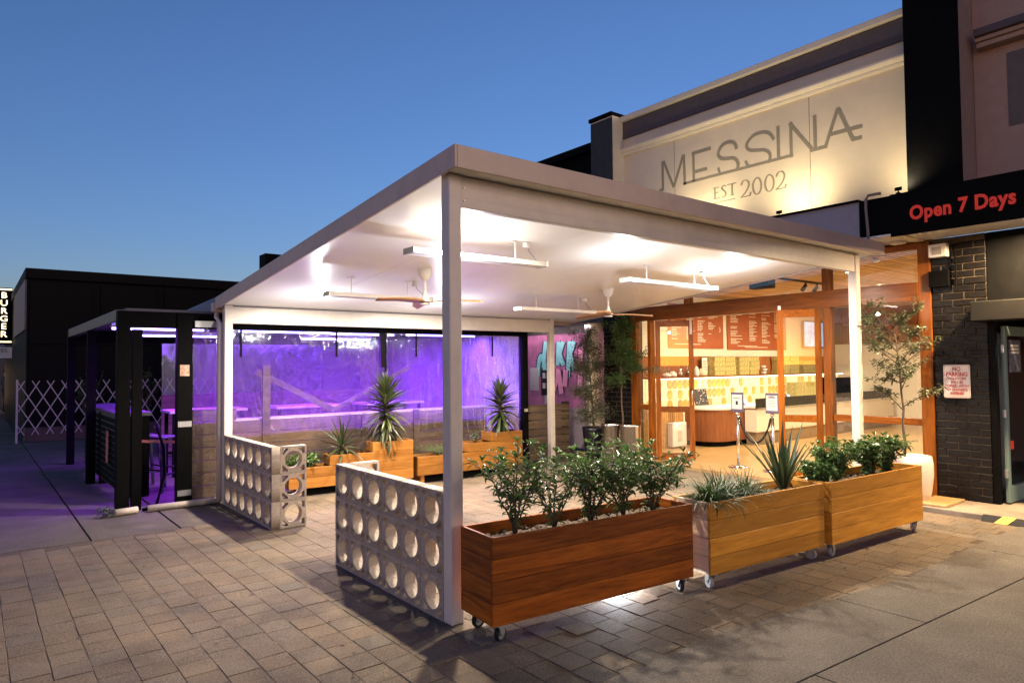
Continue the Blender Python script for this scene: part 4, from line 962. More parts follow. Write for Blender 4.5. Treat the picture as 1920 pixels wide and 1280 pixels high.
# ================================================================== shop interior
YW = 5.65
wl_ = struct(B(6.9, 16.5, YW, YW+.1, .05, 3.3).build('shop_wall', M['wallwhite']))
struct(B(16.5, 16.6, -.46, YW, .05, 2.2).build('shop_wall', M['wallwhite']))
bk = struct(B(16.5, 16.6, -.46, YW, 2.2, 3.3).build('shop_wall', M['w_counter']))
me = CB(-.02, 0, -.09, .09, 0, 1.0, c=.004).mesh('panel_board', M['w_counter'])
for k in range(31): link('panel_board', me, bk, (16.5, -.36+.193*k, 2.21))
struct(B(6.9, 16.5, -.46, -.42, .05, 3.3).build('shop_wall', M['wallwhite']))
ceil = struct(B(6.9, 16.5, -.42, YW, 3.20, 3.26).build('shop_ceiling', plain('ceiling_backing', (.30, .18, .08), .8)))
me = B(0, 9.55, -.028, .028, -.04, 0).mesh('ceiling_slat', M['w_slat'])
for k in range(62): link('ceiling_slat', me, ceil, (6.93, -.36+.085*k, 3.199))
B(6.92, 8.4, 4.93, YW, 3.08, 3.198).build('bulkhead', M['wallwhite'], ceil)
# splashback of oval tiles
sp = thing('tiled_splashback', 'white splashback of gold and cream oval tiles behind the counter', 'splashback', (8.3, YW, .7))
B(0, 8.1, -.02, -.001, .0, .68).build('panel', plain('splash_white', (.74, .66, .48), .25, var=.02, bump=0), sp)
ov = [plain('tile_gold', (.50, .34, .10), .25, var=.25, scale=4), plain('tile_cream', (.74, .66, .46), .25, var=.1), plain('tile_olive', (.40, .30, .12), .25, var=.2)]
oms = []
for m_ in ov:
    mb = MB(); n = 16
    pts = [(.082*math.copysign(abs(math.cos(2*math.pi*k/n))**.8, math.cos(2*math.pi*k/n)), .098*math.copysign(abs(math.sin(2*math.pi*k/n))**.8, math.sin(2*math.pi*k/n))) for k in range(n)]
    oms.append(mb.prism(pts, .008, (0, -.029, 0), 'y').mesh('oval_tile', m_))
random.seed(3)
for k in range(45):
    for r_ in range(3):
        if (k*7+r_*3) % 13 == 5: continue
        link('oval_tile', oms[random.choice((0, 0, 1, 2, 1))], sp, (.12+.178*k, 0, .13+.215*r_))
shl = thing('wall_shelf', 'long timber wall shelf with a glowing strip light under it', 'shelf', (8.3, YW, 1.4))
B(0, 8.1, -.36, -.001, -.0, .03).build('shelf_board', M['w_frame'], shl); B(0, 8.1, -.014, -.001, .03, .47).build('back_board', M['w_counter'], shl)
B(0, 8.1, -.34, -.30, -.014, -.001).build('led_strip', M['shelfled'], shl)
l = lamp('shelf_lamp', 'AREA', (0, 0, 0), 11, (1, .80, .48), 8, .04, direction=(0, .45, -1)); l.parent = shl; l.location = (4, -.30, -.03)
# cartons on the shelf
cm = plain('carton_print', (.42, .36, .13), .6, var=.55, scale=42)
cme = CB(-.2, .2, -.13, .13, 0, .105, c=.004).mesh('carton', cm)
random.seed(12)
for st, (x, n) in enumerate(((10.75, 4), (11.16, 4), (11.72, 4), (12.13, 4), (13.5, 4), (13.95, 4), (14.6, 3), (15.0, 3))):
    for k in range(n):
        o = link('carton', cme, None, (x+random.uniform(-.02, .02), YW-.18, 1.4315+.107*k), (0, 0, random.uniform(-.05, .05)))
        tag(o, ('bottom', 'second', 'third', 'top')[k if k < n-1 else 3]+' green-gold carton in the '+('first', 'second', 'third', 'fourth', 'fifth', 'sixth', 'seventh', 'eighth')[st]+' shelf stack beyond the framed poster', 'carton', 'cartons stacked on the wall shelf')
for k, (x, z) in enumerate(((12.68, 0), (12.72, .075), (12.66, .15))):
    t = MB().lathe([(.05, z), (.075, z+.06), (.07, z+.062), (.045, z+.004)], n=16).build('paper_cup', M['plastic'], None, True, loc=(x, YW-.2, 1.4315))
    tag(t, ('bottom', 'middle', 'top')[k]+' white paper tub of the leaning pile beside the cartons', 'cup', 'white tubs on the shelf')
for k, (x, h, r_, mt) in enumerate(((9.2, .12, .09, 'plastic'), (9.45, .2, .06, 'steel'), (9.75, .26, .09, 'steel'), (10.02, .22, .06, 'plastic'), (10.22, .17, .11, 'cream'), (9.0, .09, .1, 'plastic'))):
    t = MB().lathe([(r_*.8, 0), (r_, .02), (r_*.95, h*.6), (r_*.5, h*.9), (r_*.3, h)], n=18).build('jar', M[mt], None, True, loc=(x, YW-.2, 1.4315))
    tag(t, ['squat white bowl on the shelf', 'narrow steel canister on the shelf', 'tall round steel jar on the shelf', 'white bottle-shaped jar on the shelf', 'cream cone-shaped jar next to the poster on the shelf', 'low white dish at the end of the shelf'][k]+' behind the folded door', 'jar')
pst = thing('shelf_poster', 'small framed poster standing on the shelf beside the cartons', 'poster', (10.42, YW-.12, 1.4315))
B(-.11, .11, -.01, .01, 0, .42).build('frame', M['w_frame'], pst); B(-.095, .095, -.0125, -.0105, .015, .405).build('print', M['paper'], pst)
for k in range(7): B(-.07, .07-.02*(k % 2), -.0142, -.0128, .33-.035*k, .342-.035*k).build('print_line', plain('print_rust', (.45, .16, .08), .6) if k == 0 else bpy.data.materials['print_rust'], pst)
# menu boards
mbm = plain('menu_board_terracotta', (.40, .105, .035), .55, var=.08, bump=.01)
def menu(lab, x0, x1, z0, z1, cols):
    t = thing('menu_board', lab, 'menu board', (x0, YW-.03, z0))
    B(0, x1-x0, 0, .028, 0, z1-z0).build('board', mbm, t, bevel=.004)
    mb = MB(); random.seed(int(x0*10))
    for (c, w_, n, top) in cols:
        z = top
        for k in range(n):
            if random.random() < .14: z -= .036; continue
            ww = w_*random.uniform(.45, 1); a = c
            while a < c+ww-.02:
                q = min(random.uniform(.04, .12), c+ww-a); mb.box(a, a+q, -.003, -.001, z-.017, z); a += q+.012
            z -= .036
    mb.build('menu_text', plain('menu_white', (.85, .8, .7), .6, var=.02, bump=0), t)
menu('terracotta menu board with short price columns nearest the doorway', 9.3, 11.3, 2.05, 3.02, ((.1, .35, 20, .9), (.62, .3, 20, .9), (1.02, .3, 22, .92), (1.42, .4, 7, .92), (1.42, .28, 5, .6), (1.42, .28, 6, .38), (1.84, .06, 4, .5), (.2, 1.6, 1, .1)))
menu('wide terracotta menu board with four columns of small white text', 11.47, 14.05, 2.03, 3.02, ((.12, .5, 21, .88), (.9, .34, 21, .92), (1.45, .4, 22, .94), (2.02, .36, 18, .94), (.4, 1.8, 1, .1), (.7, 1.2, 1, .07)))
tv = thing('television', 'wall television showing a pale blue picture beside the menu boards', 'television', (14.8, YW-.1, 2.1))
B(0, 1.16, 0, .06, 0, .72).build('casing', M['black'], tv, bevel=.005); B(.03, 1.13, -.003, -.001, .03, .69).build('screen', plain('tv_picture', (.35, .5, .62), .3, var=.6, scale=4, bump=0, emit=(.25, .5, .8), es=.2), tv)
B(.4, .7, .06, .099, .2, .5).build('bracket', M['black'], tv)

# ------------------------------------------------------------------ counter and display cabinet
ct = thing('service_counter', 'curved timber veneer service counter with white top', 'counter', (9, 4.7, .046))
def outline(o):
    pts = [(16, -.45-o)]+[(.35+(-.0)+(.75+o)*0-0, -.45-o)]
    pts = [(7, -.45-o)]
    for k in range(9):
        a = R(-90-90*k/8); pts.append((.42+(.42+o)*math.cos(a), -.03+(.42+o)*math.sin(a)))
    pts += [(-o, .3), (7, .3)]
    return pts
def pr(o, z0, z1): return MB().prism(outline(o), z1-z0, (0, 0, z0))
pr(-.05, .0, .10).build('toe_kick', M['black'], ct); pr(0, .101, .73).build('veneer_front', M['w_counter'], ct); pr(.03, .731, .775).build('top', M['plastic'], ct, bevel=.006)
for x in (.5, 1.1, 1.9): B(x-.002, x+.002, -.4515, -.449, .1, .73).build('panel_joint', M['ink'], ct)
cb = thing('gelato_cabinet', 'long white gelato display cabinet with glass top', 'display cabinet', (9.95, 3.95, .046))
B(0, 6.3, -.0, .28, .26, .72).build('front_panel', plain('cabinet_white', (.72, .66, .56), .35, var=.02, bump=0), cb, bevel=.01)
B(.05, 6.3, .06, .28, .0, .258).build('base', plain('cabinet_base', (.22, .17, .12), .5), cb)
B(-.01, 6.31, -.02, .29, .721, .745).build('steel_top', M['steel'], cb); B(0, 6.3, .02, .03, .746, .94).build('glass_screen', M['glass'], cb)
cf = thing('coffee_machine', 'chrome and black coffee machine on the back counter', 'coffee machine', (14.4, 4.75, .825))
B(0, .95, -.25, .25, .08, .5).build('body', M['blackmetal'], cf, bevel=.02); B(.03, .92, -.30, .22, .02, .08).build('drip_tray', M['steel'], cf, bevel=.006); B(.02, .93, -.26, .2, .5, .56).build('cup_rail', M['steel'], cf, bevel=.006)
for x in (.2, .5, .75): MB().tube([(x, -.25, .3), (x, -.3, .22), (x, -.38, .2)], .02, 8).build('group_handle', M['black'], cf, True)
for x in (.1, .85): MB().tube([(x, -.24, .56), (x, -.24, .66)], .015, 8).build('lever', M['steel'], cf)
for k, (x, y, z) in enumerate(((12.7, 4.62, .823), (13.1, 4.62, .823), (13.5, 4.65, .823))):
    for j in range(4-k % 2):
        o = link('carton', cme, None, (x, y, z+.107*j), (0, 0, .1*k-.1)); tag(o, ('bottom', 'second', 'third', 'top')[j if j < 3-k % 2 else 3]+' carton in the '+('first', 'second', 'third')[k]+' pile on the service counter towards the coffee machine', 'carton', 'cartons on the counter')
pos = thing('counter_sign', 'tilted dark sign covered in pale hand prints on the counter end', 'sign', (9.25, 4.75, .826), R(-12))
MB().beam((0, 0, .03), (0, .09, .36), .34, .02).build('board', M['ink'], pos)
mb = MB(); random.seed(2)
for k in range(26):
    u = random.uniform(-.15, .15); q = random.uniform(.08, .92)
    c = Vector((u, .09*q-.0112, .03+.33*q+.003)); mb.add([c+Vector((-.014, 0, -.01)), c+Vector((.014, 0, -.01)), c+Vector((.012, .005, .014)), c+Vector((-.01, .005, .014))], [(0, 1, 2, 3)])
mb.build('prints', M['paper'], pos)
for k, (x, y) in enumerate(((10.45, 4.5), (12.3, 4.5))):
    t = thing('payment_tablet', ['tilted payment tablet on the counter between the two queue signs', 'tilted payment tablet on the counter behind the open door leaf'][k], 'tablet', (x, y, .823), R(15))
    MB().beam((0, 0, .0), (0, .13, .16), .26, .014).build('casing', M['ink'], t); MB().beam((0, -.0085, .012), (0, .1115, .158), .22, .002).build('screen', plain('tablet_glow', (.4, .5, .62), .3, emit=(.5, .65, .85), es=.22, var=.1, bump=0), t)
hc = thing('hand_dryer_unit', 'white wall heater box on ribbed timber panelling behind the folded door', 'heater', (8.55, 4.9, .046))
B(-.22, .22, -.12, .02, .02, .50).build('case', M['plastic'], hc, bevel=.02); B(-.06, .06, -.124, -.1205, .12, .34).build('grille', plain('heater_grille', (.5, .47, .4), .5), hc)
rp = thing('ribbed_panel', 'ribbed pale timber low wall behind the folded door', 'low wall', (7.4, 4.97, .046))
B(0, 1.5, 0, .05, 0, .78).build('backing', M['w_slat'], rp)
me = B(-.02, .02, -.02, 0, 0, .78).mesh('rib', M['w_slat'])
for k in range(25): link('rib', me, rp, (.03+.06*k, 0, 0))
# queue posts
def stanchion(lab, x, y, sc_):
    t = thing('queue_post', lab, 'queue post', (x, y, .0455), 0)
    MB().lathe([(.165, 0), (.165, .012), (.12, .024), (.03, .034), (.026, .05)], n=28).build('base', M['steel'], t, True)
    MB().tube([(0, 0, .03), (0, 0, .86)], .0235, 14).build('pole', M['steel'], t, True)
    MB().lathe([(.024, .84), (.034, .845), (.034, .87), (.024, .875), (.02, .9)], n=16).build('collar', M['steel'], t, True)
    B(-.012, .012, -.11, .11, .885, 1.20).build('sign_frame', plain('frame_violet_grey', (.12, .10, .17), .5), t, bevel=.004)
    B(-.0145, -.0125, -.092, .092, .93, 1.165).build('notice', M['paper'], t)
    pr_ = MB()
    if sc_:
        pr_.box(-.0165, -.015, -.02, .02, 1.0, 1.06); pr_.box(-.0172, -.0166, -.008, .008, 1.01, 1.05)
        pr_.box(-.0165, -.015, -.06, .06, 1.10, 1.108)
    else:
        pr_.box(-.0165, -.015, -.06, .06, 1.125, 1.14); pr_.box(-.0165, -.015, -.04, .04, 1.145, 1.155)
        for k in range(6): pr_.box(-.0165, -.015, -.07+.01*(k % 2), .07-.012*(k % 3), 1.10-.024*k, 1.105-.024*k)
    pr_.build('notice_print', M['ink'], t)
    return t
stanchion('chrome queue post with a purple framed notice showing an icon', 7.16, 2.55, 1)
stanchion('chrome queue post with a purple framed notice full of text', 7.18, 1.95, 0)
rope = MB().tube([(7.16+.02*q, 2.52-.54*q, .86-.40*(1-(2*q-1)**2)**.8) for q in [i/16 for i in range(17)]], .017, 10).build('queue_rope', plain('black_velvet_rope', (.012, .01, .012), .8), None, True)
tag(rope, 'black rope hanging between the two chrome queue posts', 'rope')
spk = thing('ceiling_speaker', 'black box speaker hanging from the slatted shop ceiling', 'speaker', (7.25, 2.12, 2.88))
B(-.1, .1, -.17, .17, 0, .16).build('cabinet', M['black'], spk, bevel=.008); B(-.02, .02, -.03, .03, .16, .27).build('bracket', M['black'], spk)
tr_ = thing('track_light', 'black track with small spotlights under the slatted ceiling', 'track light', (8.2, 2.4, 3.1))
B(-.9, 1.6, -.015, .015, .03, .058).build('track', M['black'], tr_)
for k, x in enumerate((-.5, -.15, .9, 1.3)):
    MB().tube([(x, 0, .03), (x, 0, -.02), (x+.03, .08, -.10)], [.01, .03, .04], 10).build('spot_head', M['black'], tr_)
def cl(x, y, e, lab):
    t = thing('pendant_downlight', lab, 'downlight', (x, y, 3.156), 0, 'shop ceiling downlights')
    MB().lathe([(.06, 0), (.06, -.05), (.05, -.05), (.05, -.01)], n=18).build('can', M['plastic'], t); MB().lathe([(.048, -.03), (.02, -.035)], n=18).build('lens', M['led'], t)
    l = lamp('shop_lamp', 'AREA', (0, 0, 0), e, (1, .80, .52), .35, spot=R(170)); l.parent = t; l.location = (0, 0, -.06)
for x in (8.2, 10.6, 13.2): 
    for y in (1.2, 3.6): cl(x, y, 24, 'white can downlight on the slatted ceiling '+{8.2: 'just inside the doors', 10.6: 'over the middle of the shop', 13.2: 'deep inside the shop'}[x]+(', window side' if y < 2 else ', counter side'))
sm = thing('smoke_detector', 'small white dome detector inside the corner window', 'detector', (7.4, .45, 3.15))
MB().lathe([(.05, 0), (.05, -.02), (.03, -.045), (.01, -.05)], n=16).build('dome', M['plastic'], sm, True)
# ================================================================== black framed bar terrace
ter = thing('bar_terrace', 'black framed bar terrace closed by clear plastic blinds and lit violet', 'terrace', (-1.14, 5.5, 0))
def T(mb, name, mat, bevel=0, par=None):
    o = mb.build(name, mat, par or ter, False, bevel); o.location = (1.14, -5.5, 0) if par is None else (0, 0, 0); return o
bk_ = M['blackmetal']
for (a, b, c, d, h) in ((-1.14, -1.0, 5.5, 5.64, 2.42), (-.97, -.86, 5.56, 5.64, 2.2), (-.48, -.30, 5.5, 5.62, 2.42), (5.06, 5.18, 5.42, 5.54, 2.32), (-1.14, -1.02, 10.85, 10.97, 2.42), (-1.14, -1.02, 8.2, 8.3, 2.3), (5.06, 5.18, 10.85, 10.97, 2.42), (2.42, 2.52, 5.6, 5.7, 2.3)):
    T(B(a, b, c, d, .0, h), 'post', bk_, .004)
T(B(-.999, 5.06, 5.52, 5.62, 2.22, 2.42), 'front_beam', bk_, .004)
T(B(-1.135, -1.03, 5.641, 10.85, 2.30, 2.44), 'side_fascia', plain('terrace_fascia', (.13, .11, .11), .4, metal=.3), .004)
T(B(-1.02, 5.06, 10.86, 10.96, 2.2, 2.42), 'back_beam', bk_)
T(B(-1.03, 5.15, 5.62, 10.86, 2.425, 2.46), 'roof_sheet', plain('terrace_roof', (.12, .11, .13), .6))
for k in range(5): T(B(-1.0+1.5*k, -.94+1.5*k, 5.65, 10.85, 2.34, 2.42), 'rafter', bk_)
# clear blinds
for (a, b, ya) in ((-.295, .0, 5.50), (.01, 2.40, 5.49), (2.42, 5.055, 5.485)):
    nx, nz = 26, 16; mb = MB(); random.seed(int(a*10)+50)
    ph = [random.uniform(0, 6) for _ in range(4)]
    vs = [(a+(b-a)*i/nx, ya-.012+.009*math.sin(4.1*(a+(b-a)*i/nx)+ph[0]+2.2*j/nz)+.006*math.sin(9*j/nz+ph[1]+3*i/nx), .03+2.19*j/nz) for i in range(nx+1) for j in range(nz+1)]
    mb.add(vs, [(i*(nz+1)+j, (i+1)*(nz+1)+j, (i+1)*(nz+1)+j+1, i*(nz+1)+j+1) for i in range(nx) for j in range(nz)])
    o = T(mb, 'clear_blind', M['blind']); 
    for p in o.data.polygons: p.use_smooth = True
for (x) in (.28, 1.62, 2.94, 4.42): T(B(x-.014, x+.014, 5.452, 5.456, 1.86, 2.22), 'strap', M['black'])
T(MB().beam((2.36, 5.45, 2.22), (2.36, 5.45, 1.70), .06, .01), 'strap', M['blackmetal'])
for z in (.98, .12): T(B(-.47, -.31, 5.494, 5.499, z, z+.07), 'bracket_plate', M['galv'])
T(B(5.08, 5.16, 5.412, 5.419, .9, .95), 'bracket_plate', M['galv'])
T(B(-.45, -.34, 5.493, 5.499, 1.62, 1.76), 'sticker', plain('sticker_orange', (.6, .35, .25), .5, var=.5, scale=20))
T(B(-.28, .0, 5.47, 5.50, 2.24, 2.32), 'blind_box', M['galv'])
# board wall behind the blinds
me = CB(-1.16, 1.16, -.017, .017, -.078, .078, c=.004).mesh('board', M['w_old'])
for r_ in range(6):
    for k, xc in enumerate((.9, 3.24)):
        o = link('board', me, ter, (xc+1.16+1.14-1.13, 5.66-5.5+random.uniform(-.004, .004), .11+.163*r_), (0, 0, 0))
    link('board', me, ter, (-.295+1.14+.15, .16, .11+.163*r_), (0, 0, 0), (.14, 1, 1))
link('board', me, ter, (1.1, .165, 1.10), (0, 0, 0), (.28, 1, 1))
for x in (.62, 2.98, 4.72): T(B(x, x+.10, 5.60, 5.642, .0, 1.03 if x > 1 else 1.75), 'wall_stud', M['w_old'])
T(B(-.1, 5.05, 5.69, 6.0, .985, 1.02), 'bar_ledge', plain('ledge_laminate', (.5, .46, .5), .35))
T(MB().beam((.75, 6.3, 1.66), (1.95, 6.3, 1.04), .03, .09), 'brace', M['w_old']); T(MB().beam((1.95, 6.32, 1.04), (3.3, 6.32, 1.7), .03, .06), 'brace', M['w_old'])
# inner side and rear walls
T(B(.4, 5.05, 10.80, 10.85, .02, 1.2), 'rear_wall', M['w_old'])
o = T(B(.4, 5.05, 10.82, 10.825, 1.2, 2.2), 'clear_blind', M['blind'])
T(B(5.1, 5.14, 5.6, 10.9, .02, 2.3), 'end_wall', plain('terrace_end_wall', (.30, .24, .32), .7, var=.3, scale=3))
# violet tubes
def vtube(x, y, L, lab, e, col, ang=0):
    t = thing('led_tube', lab, 'tube light', (x, y, 2.25), R(ang), 'tube lights in the terrace')
    B(-L/2, L/2, -.03, .03, .03, .09).build('batten', M['plastic'], t); MB().tube([(-L/2+.02, 0, .012), (L/2-.02, 0, .012)], .014, 10).build('tube', M['tube'], t, True)
    l = lamp('violet_lamp', 'AREA', (0, 0, 0), e, col, L, .05); l.parent = t; l.location = (0, 0, -.01); l.rotation_euler = (0, 0, 0)
VB = (.11, .03, 1.0); VM = (.29, .025, 1.0)
for k, (x, y, L, c, e) in enumerate(((-.45, 6.7, 1.2, (.36, .03, 1), 17), (1.35, 6.7, 1.5, VM, 34), (2.75, 6.9, 1.2, VM, 30), (4.2, 6.7, 1.5, VB, 40), (.3, 8.8, 1.5, VM, 30), (3.2, 9.0, 1.5, VM, 30))):
    vtube(x, y, L, 'violet tube light '+('inside the terrace doorway', 'over the timber stud behind the far block wall', 'behind the hanging strap above the tall yucca', 'at the end wall behind the gate-post yucca', 'deep in the terrace above the first high table', 'deep in the terrace above the last high table')[k], e, c)
# bar counter on the street side
bc = thing('bar_counter', 'dark bar counter with slatted front on the street side of the terrace', 'bar counter', (-1.0, 6.5, 0))
B(0, .42, 0, 3.2, 1.08, 1.13).build('top', plain('bar_top', (.10, .10, .12), .3), bc, bevel=.004)
for y in (.02, 1.6, 3.1): B(.02, .4, y, y+.06, 0, 1.08).build('frame', M['black'], bc)
me = B(-.012, .0, 0, 3.18, -.03, .03).mesh('slat', M['blackmetal'])
for k in range(11): link('slat', me, bc, (.02, .01, .16+.085*k))
B(.03, .05, .02, 3.18, .1, 1.07).build('backing', plain('bar_backing', (.10, .09, .09), .6), bc)
B(-.016, -.0125, .55, .75, .42, .86).build('poster', plain('bar_poster', (.35, .13, .10), .6, var=.8, scale=7), bc)
def stool(lab, x, y, rz, top=.76):
    t = thing('bar_stool', lab, 'bar stool', (x, y, 0), R(rz), 'bar stools in the terrace')
    B(-.16, .16, -.16, .16, top-.03, top).build('seat', plain('stool_black', (.03, .03, .035), .4) if 'stool_black' not in bpy.data.materials else bpy.data.materials['stool_black'], t, bevel=.012)
    for sx in (-1, 1):
        for sy in (-1, 1): MB().beam((sx*.13, sy*.13, top-.03), (sx*.2, sy*.2, 0), .035, .03).build('leg', bpy.data.materials['stool_black'], t)
    for s_ in (-1, 1): MB().beam((-.18, s_*.18, .24), (.18, s_*.18, .24), .02, .02).build('stretcher', bpy.data.materials['stool_black'], t); MB().beam((s_*.175, -.175, .3), (s_*.175, .175, .3), .02, .02).build('stretcher', bpy.data.materials['stool_black'], t)
stool('black metal bar stool at the slatted bar counter', -.52, 7.3, 10); stool('black metal bar stool further along the slatted bar counter', -.5, 8.4, -8)
stool('black bar stool inside the terrace doorway', -.35, 6.9, 30); stool('black bar stool beside the high table in the terrace', .7, 7.6, 12)
for k, (x, y) in enumerate(((.55, 8.3), (2.2, 8.2), (3.8, 8.0))):
    t = thing('high_table', ['pale topped high table seen through the terrace doorway', 'pale topped high table behind the timber braces', 'pale topped high table near the terrace end wall'][k], 'table', (x, y, 0), 0, 'high tables in the terrace')
    B(-.6, .6, -.35, .35, 1.0, 1.04).build('top', bpy.data.materials['ledge_laminate'], t, bevel=.005)
    for sx in (-.52, .52):
        for sy in (-.28, .28): B(sx-.025, sx+.025, sy-.025, sy+.025, 0, 1.0).build('leg', M['black'], t)
    for sy in (-.28, .28): B(-.5, .5, sy-.015, sy+.015, .3, .34).build('rail', M['black'], t)
# barrier tape, pipes, hose
tp = MB().beam((-.85, 6.2, .78), (-.31, 6.05, .74), .003, .035).build('barrier_tape', plain('tape_pink', (.6, .2, .2), .5, var=.5, scale=14)); tag(tp, 'red and white barrier tape across the terrace doorway', 'tape')
for (a, b, lab) in (((-1.17, 5.36, .037), (-.93, 5.40, .037), 'short cream plastic pipe with rounded end at the terrace corner post'), ((-.82, 5.38, .037), (.0, 5.36, .037), 'long cream plastic pipe along the foot of the terrace')):
    o = MB().tube([a, Vector(a).lerp(Vector(b), .5), b], .04, 14).build('plastic_pipe', M['pvc'], None, True); tag(o, lab, 'pipe')
hs = MB().tube([(-.62, 6.0, 1.0), (-.55, 5.9, .7), (-.56, 5.8, .35), (-.66, 5.72, .02)], .018, 8).build('rubber_hose', M['black'], None, True); tag(hs, 'black hose hanging in the terrace doorway', 'hose')
hw = MB().tube([(-.86, 5.48, .01), (-.72, 5.52, .025), (-.58, 5.6, .02)], .02, 8).build('floor_strap', M['black'], None, True); tag(hw, 'black strap lying on the ground at the terrace doorway', 'strap')
shrub('weed_tuft', 'dark weed tuft growing at the foot of the terrace corner post', 'weed', (-1.26, 5.36, -.003), .10, .12, 7, 12, .05, .012, M['leaf'], None, 91, bare=0)
um = thing('patio_umbrella', 'grey pyramid patio umbrella above the terrace roof', 'umbrella', (.95, 7.1, 2.46))
um_n = 8; apex = (0, 0, .62); rim = [(1.15*math.cos(2*math.pi*k/um_n+.4), 1.15*math.sin(2*math.pi*k/um_n+.4), .05) for k in range(um_n)]
MB().add([apex]+rim+[(x, y, z-.06) for x, y, z in rim], [(0, 1+k, 1+(k+1) % um_n) for k in range(um_n)]+[(1+k, 1+um_n+k, 1+um_n+(k+1) % um_n, 1+(k+1) % um_n) for k in range(um_n)]).build('canopy', plain('umbrella_grey', (.16, .17, .20), .8), um)
MB().tube([(0, 0, 0), (0, 0, .62)], .02, 8).build('pole', M['black'], um)
# slat fence to the right of the black gate post
sfn = thing('slat_fence', 'weathered timber slat fence between the black gate post and the olive tree', 'fence', (5.3, 5.48, 0))
me = CB(0, .98, -.012, .012, -.065, .065, c=.003).mesh('slat', M['w_old'])
for k in range(7): link('slat', me, sfn, (-.10, 0, .085+.142*k), (0, 0, R(-1.5)))
for x in (.80,): B(x, x+.12, .013, .10, 0, 1.03).build('post', plain('fence_post_black', (.02, .018, .015), .7), sfn)
B(-.08, .0, .013, .08, 0, 1.0).build('post', bpy.data.materials['fence_post_black'], sfn)

# ------------------------------------------------------------------ burger shop with the mural, next to the ice cream shop
bg_ = thing('burger_shop', 'dark shopfront with pink and teal graffiti mural beyond the terrace', 'building', (7.3, 8, 0))
def G(mb, name, mat, bevel=0):
    o = mb.build(name, mat, bg_, False, bevel); o.location = (-7.3, -8, 0); return o
G(B(7.3, 7.5, 5.13, 16.4, 2.36, 3.3), 'upper_panel', plain('shop_charcoal', (.045, .042, .04), .6))
G(B(6.84, 7.3, 5.13, 16.4, 2.52, 2.95), 'awning_fascia', plain('shop_charcoal2', (.06, .056, .052), .5))
G(B(6.80, 7.3, 5.2, 16.4, 3.0, 3.2), 'awning_soffit', M['plastic'])
G(B(7.3, 7.5, 5.13, 16.4, .0, .82), 'stall_riser', plain('riser_white', (.5, .42, .45), .6))
G(B(7.3, 7.5, 5.13, 16.4, 3.3, 6.0), 'upper_wall', M['black'])
G(B(7.15, 7.5, 5.13, 16.4, 6.0, 6.15), 'parapet', M['black'])
G(B(7.28, 7.3, 5.25, 16.4, 5.2, 5.5), 'shutter_band', plain('band_grey', (.10, .10, .11), .6))
mur = G(B(7.30, 7.5, 5.13, 16.4, .82, 2.36), 'mural_wall', plain('mural_pink', (.40, .13, .27), .6, var=.5, scale=2.2, bump=0, emit=(.62, .22, .42), es=.03))  # faint glow put into the mural colour; the wall is no lamp
tm = plain('graffiti_teal', (.25, .62, .62), .6, var=.15, bump=0, emit=(.25, .62, .62), es=.03); pk = plain('graffiti_pink', (.8, .32, .5), .6, var=.1, bump=0, emit=(.8, .32, .5), es=.03); nv = plain('graffiti_navy', (.02, .02, .08), .6, var=.2, bump=0)  # teal and pink strokes carry the same added glow
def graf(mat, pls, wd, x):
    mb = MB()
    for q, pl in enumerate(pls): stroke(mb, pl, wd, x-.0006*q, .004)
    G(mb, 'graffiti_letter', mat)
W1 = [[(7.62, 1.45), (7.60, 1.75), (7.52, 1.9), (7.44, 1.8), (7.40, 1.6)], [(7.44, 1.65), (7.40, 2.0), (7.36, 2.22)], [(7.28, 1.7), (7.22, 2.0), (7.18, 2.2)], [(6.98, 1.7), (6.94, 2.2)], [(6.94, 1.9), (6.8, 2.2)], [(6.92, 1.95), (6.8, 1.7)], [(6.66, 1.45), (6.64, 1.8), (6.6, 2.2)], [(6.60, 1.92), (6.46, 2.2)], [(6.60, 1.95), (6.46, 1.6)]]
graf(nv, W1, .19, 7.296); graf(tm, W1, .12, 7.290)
W2 = [[(7.25, 1.05), (7.2, 1.62)], [(7.2, 1.6), (7.05, 1.2), (6.95, 1.62)], [(6.95, 1.6), (6.86, 1.1)], [(6.75, 1.25), (6.72, 1.6)], [(6.3, 1.2), (6.25, 2.1)], [(6.05, 1.2), (6.0, 2.2)], [(5.7, 1.35), (5.6, 2.2)], [(5.4, 1.25), (5.38, 2.2)]]
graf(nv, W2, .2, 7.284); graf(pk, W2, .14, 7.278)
for k, (y, z, w_, h, mt) in enumerate(((7.72, 1.15, .3, .5, 'paper'), (7.32, 1.05, .34, .55, 'ink'), (7.25, .86, .26, .2, 'paper'))):
    G(B(7.262, 7.266, y-w_/2, y+w_/2, z-.0, z+h), 'notice', M[mt])
for a in (-.07, .07):
    for b in (1.2, 1.42): G(B(7.256, 7.260, 7.32+a-.045, 7.32+a+.045, b, b+.12), 'notice_icon', M['paper'])
l = lamp('mural_lamp', 'AREA', (6.9, 6.8, 2.48), 3.5, (1, .75, .8), 2.4, .05, direction=(.5, 0, -1)); tagl = l
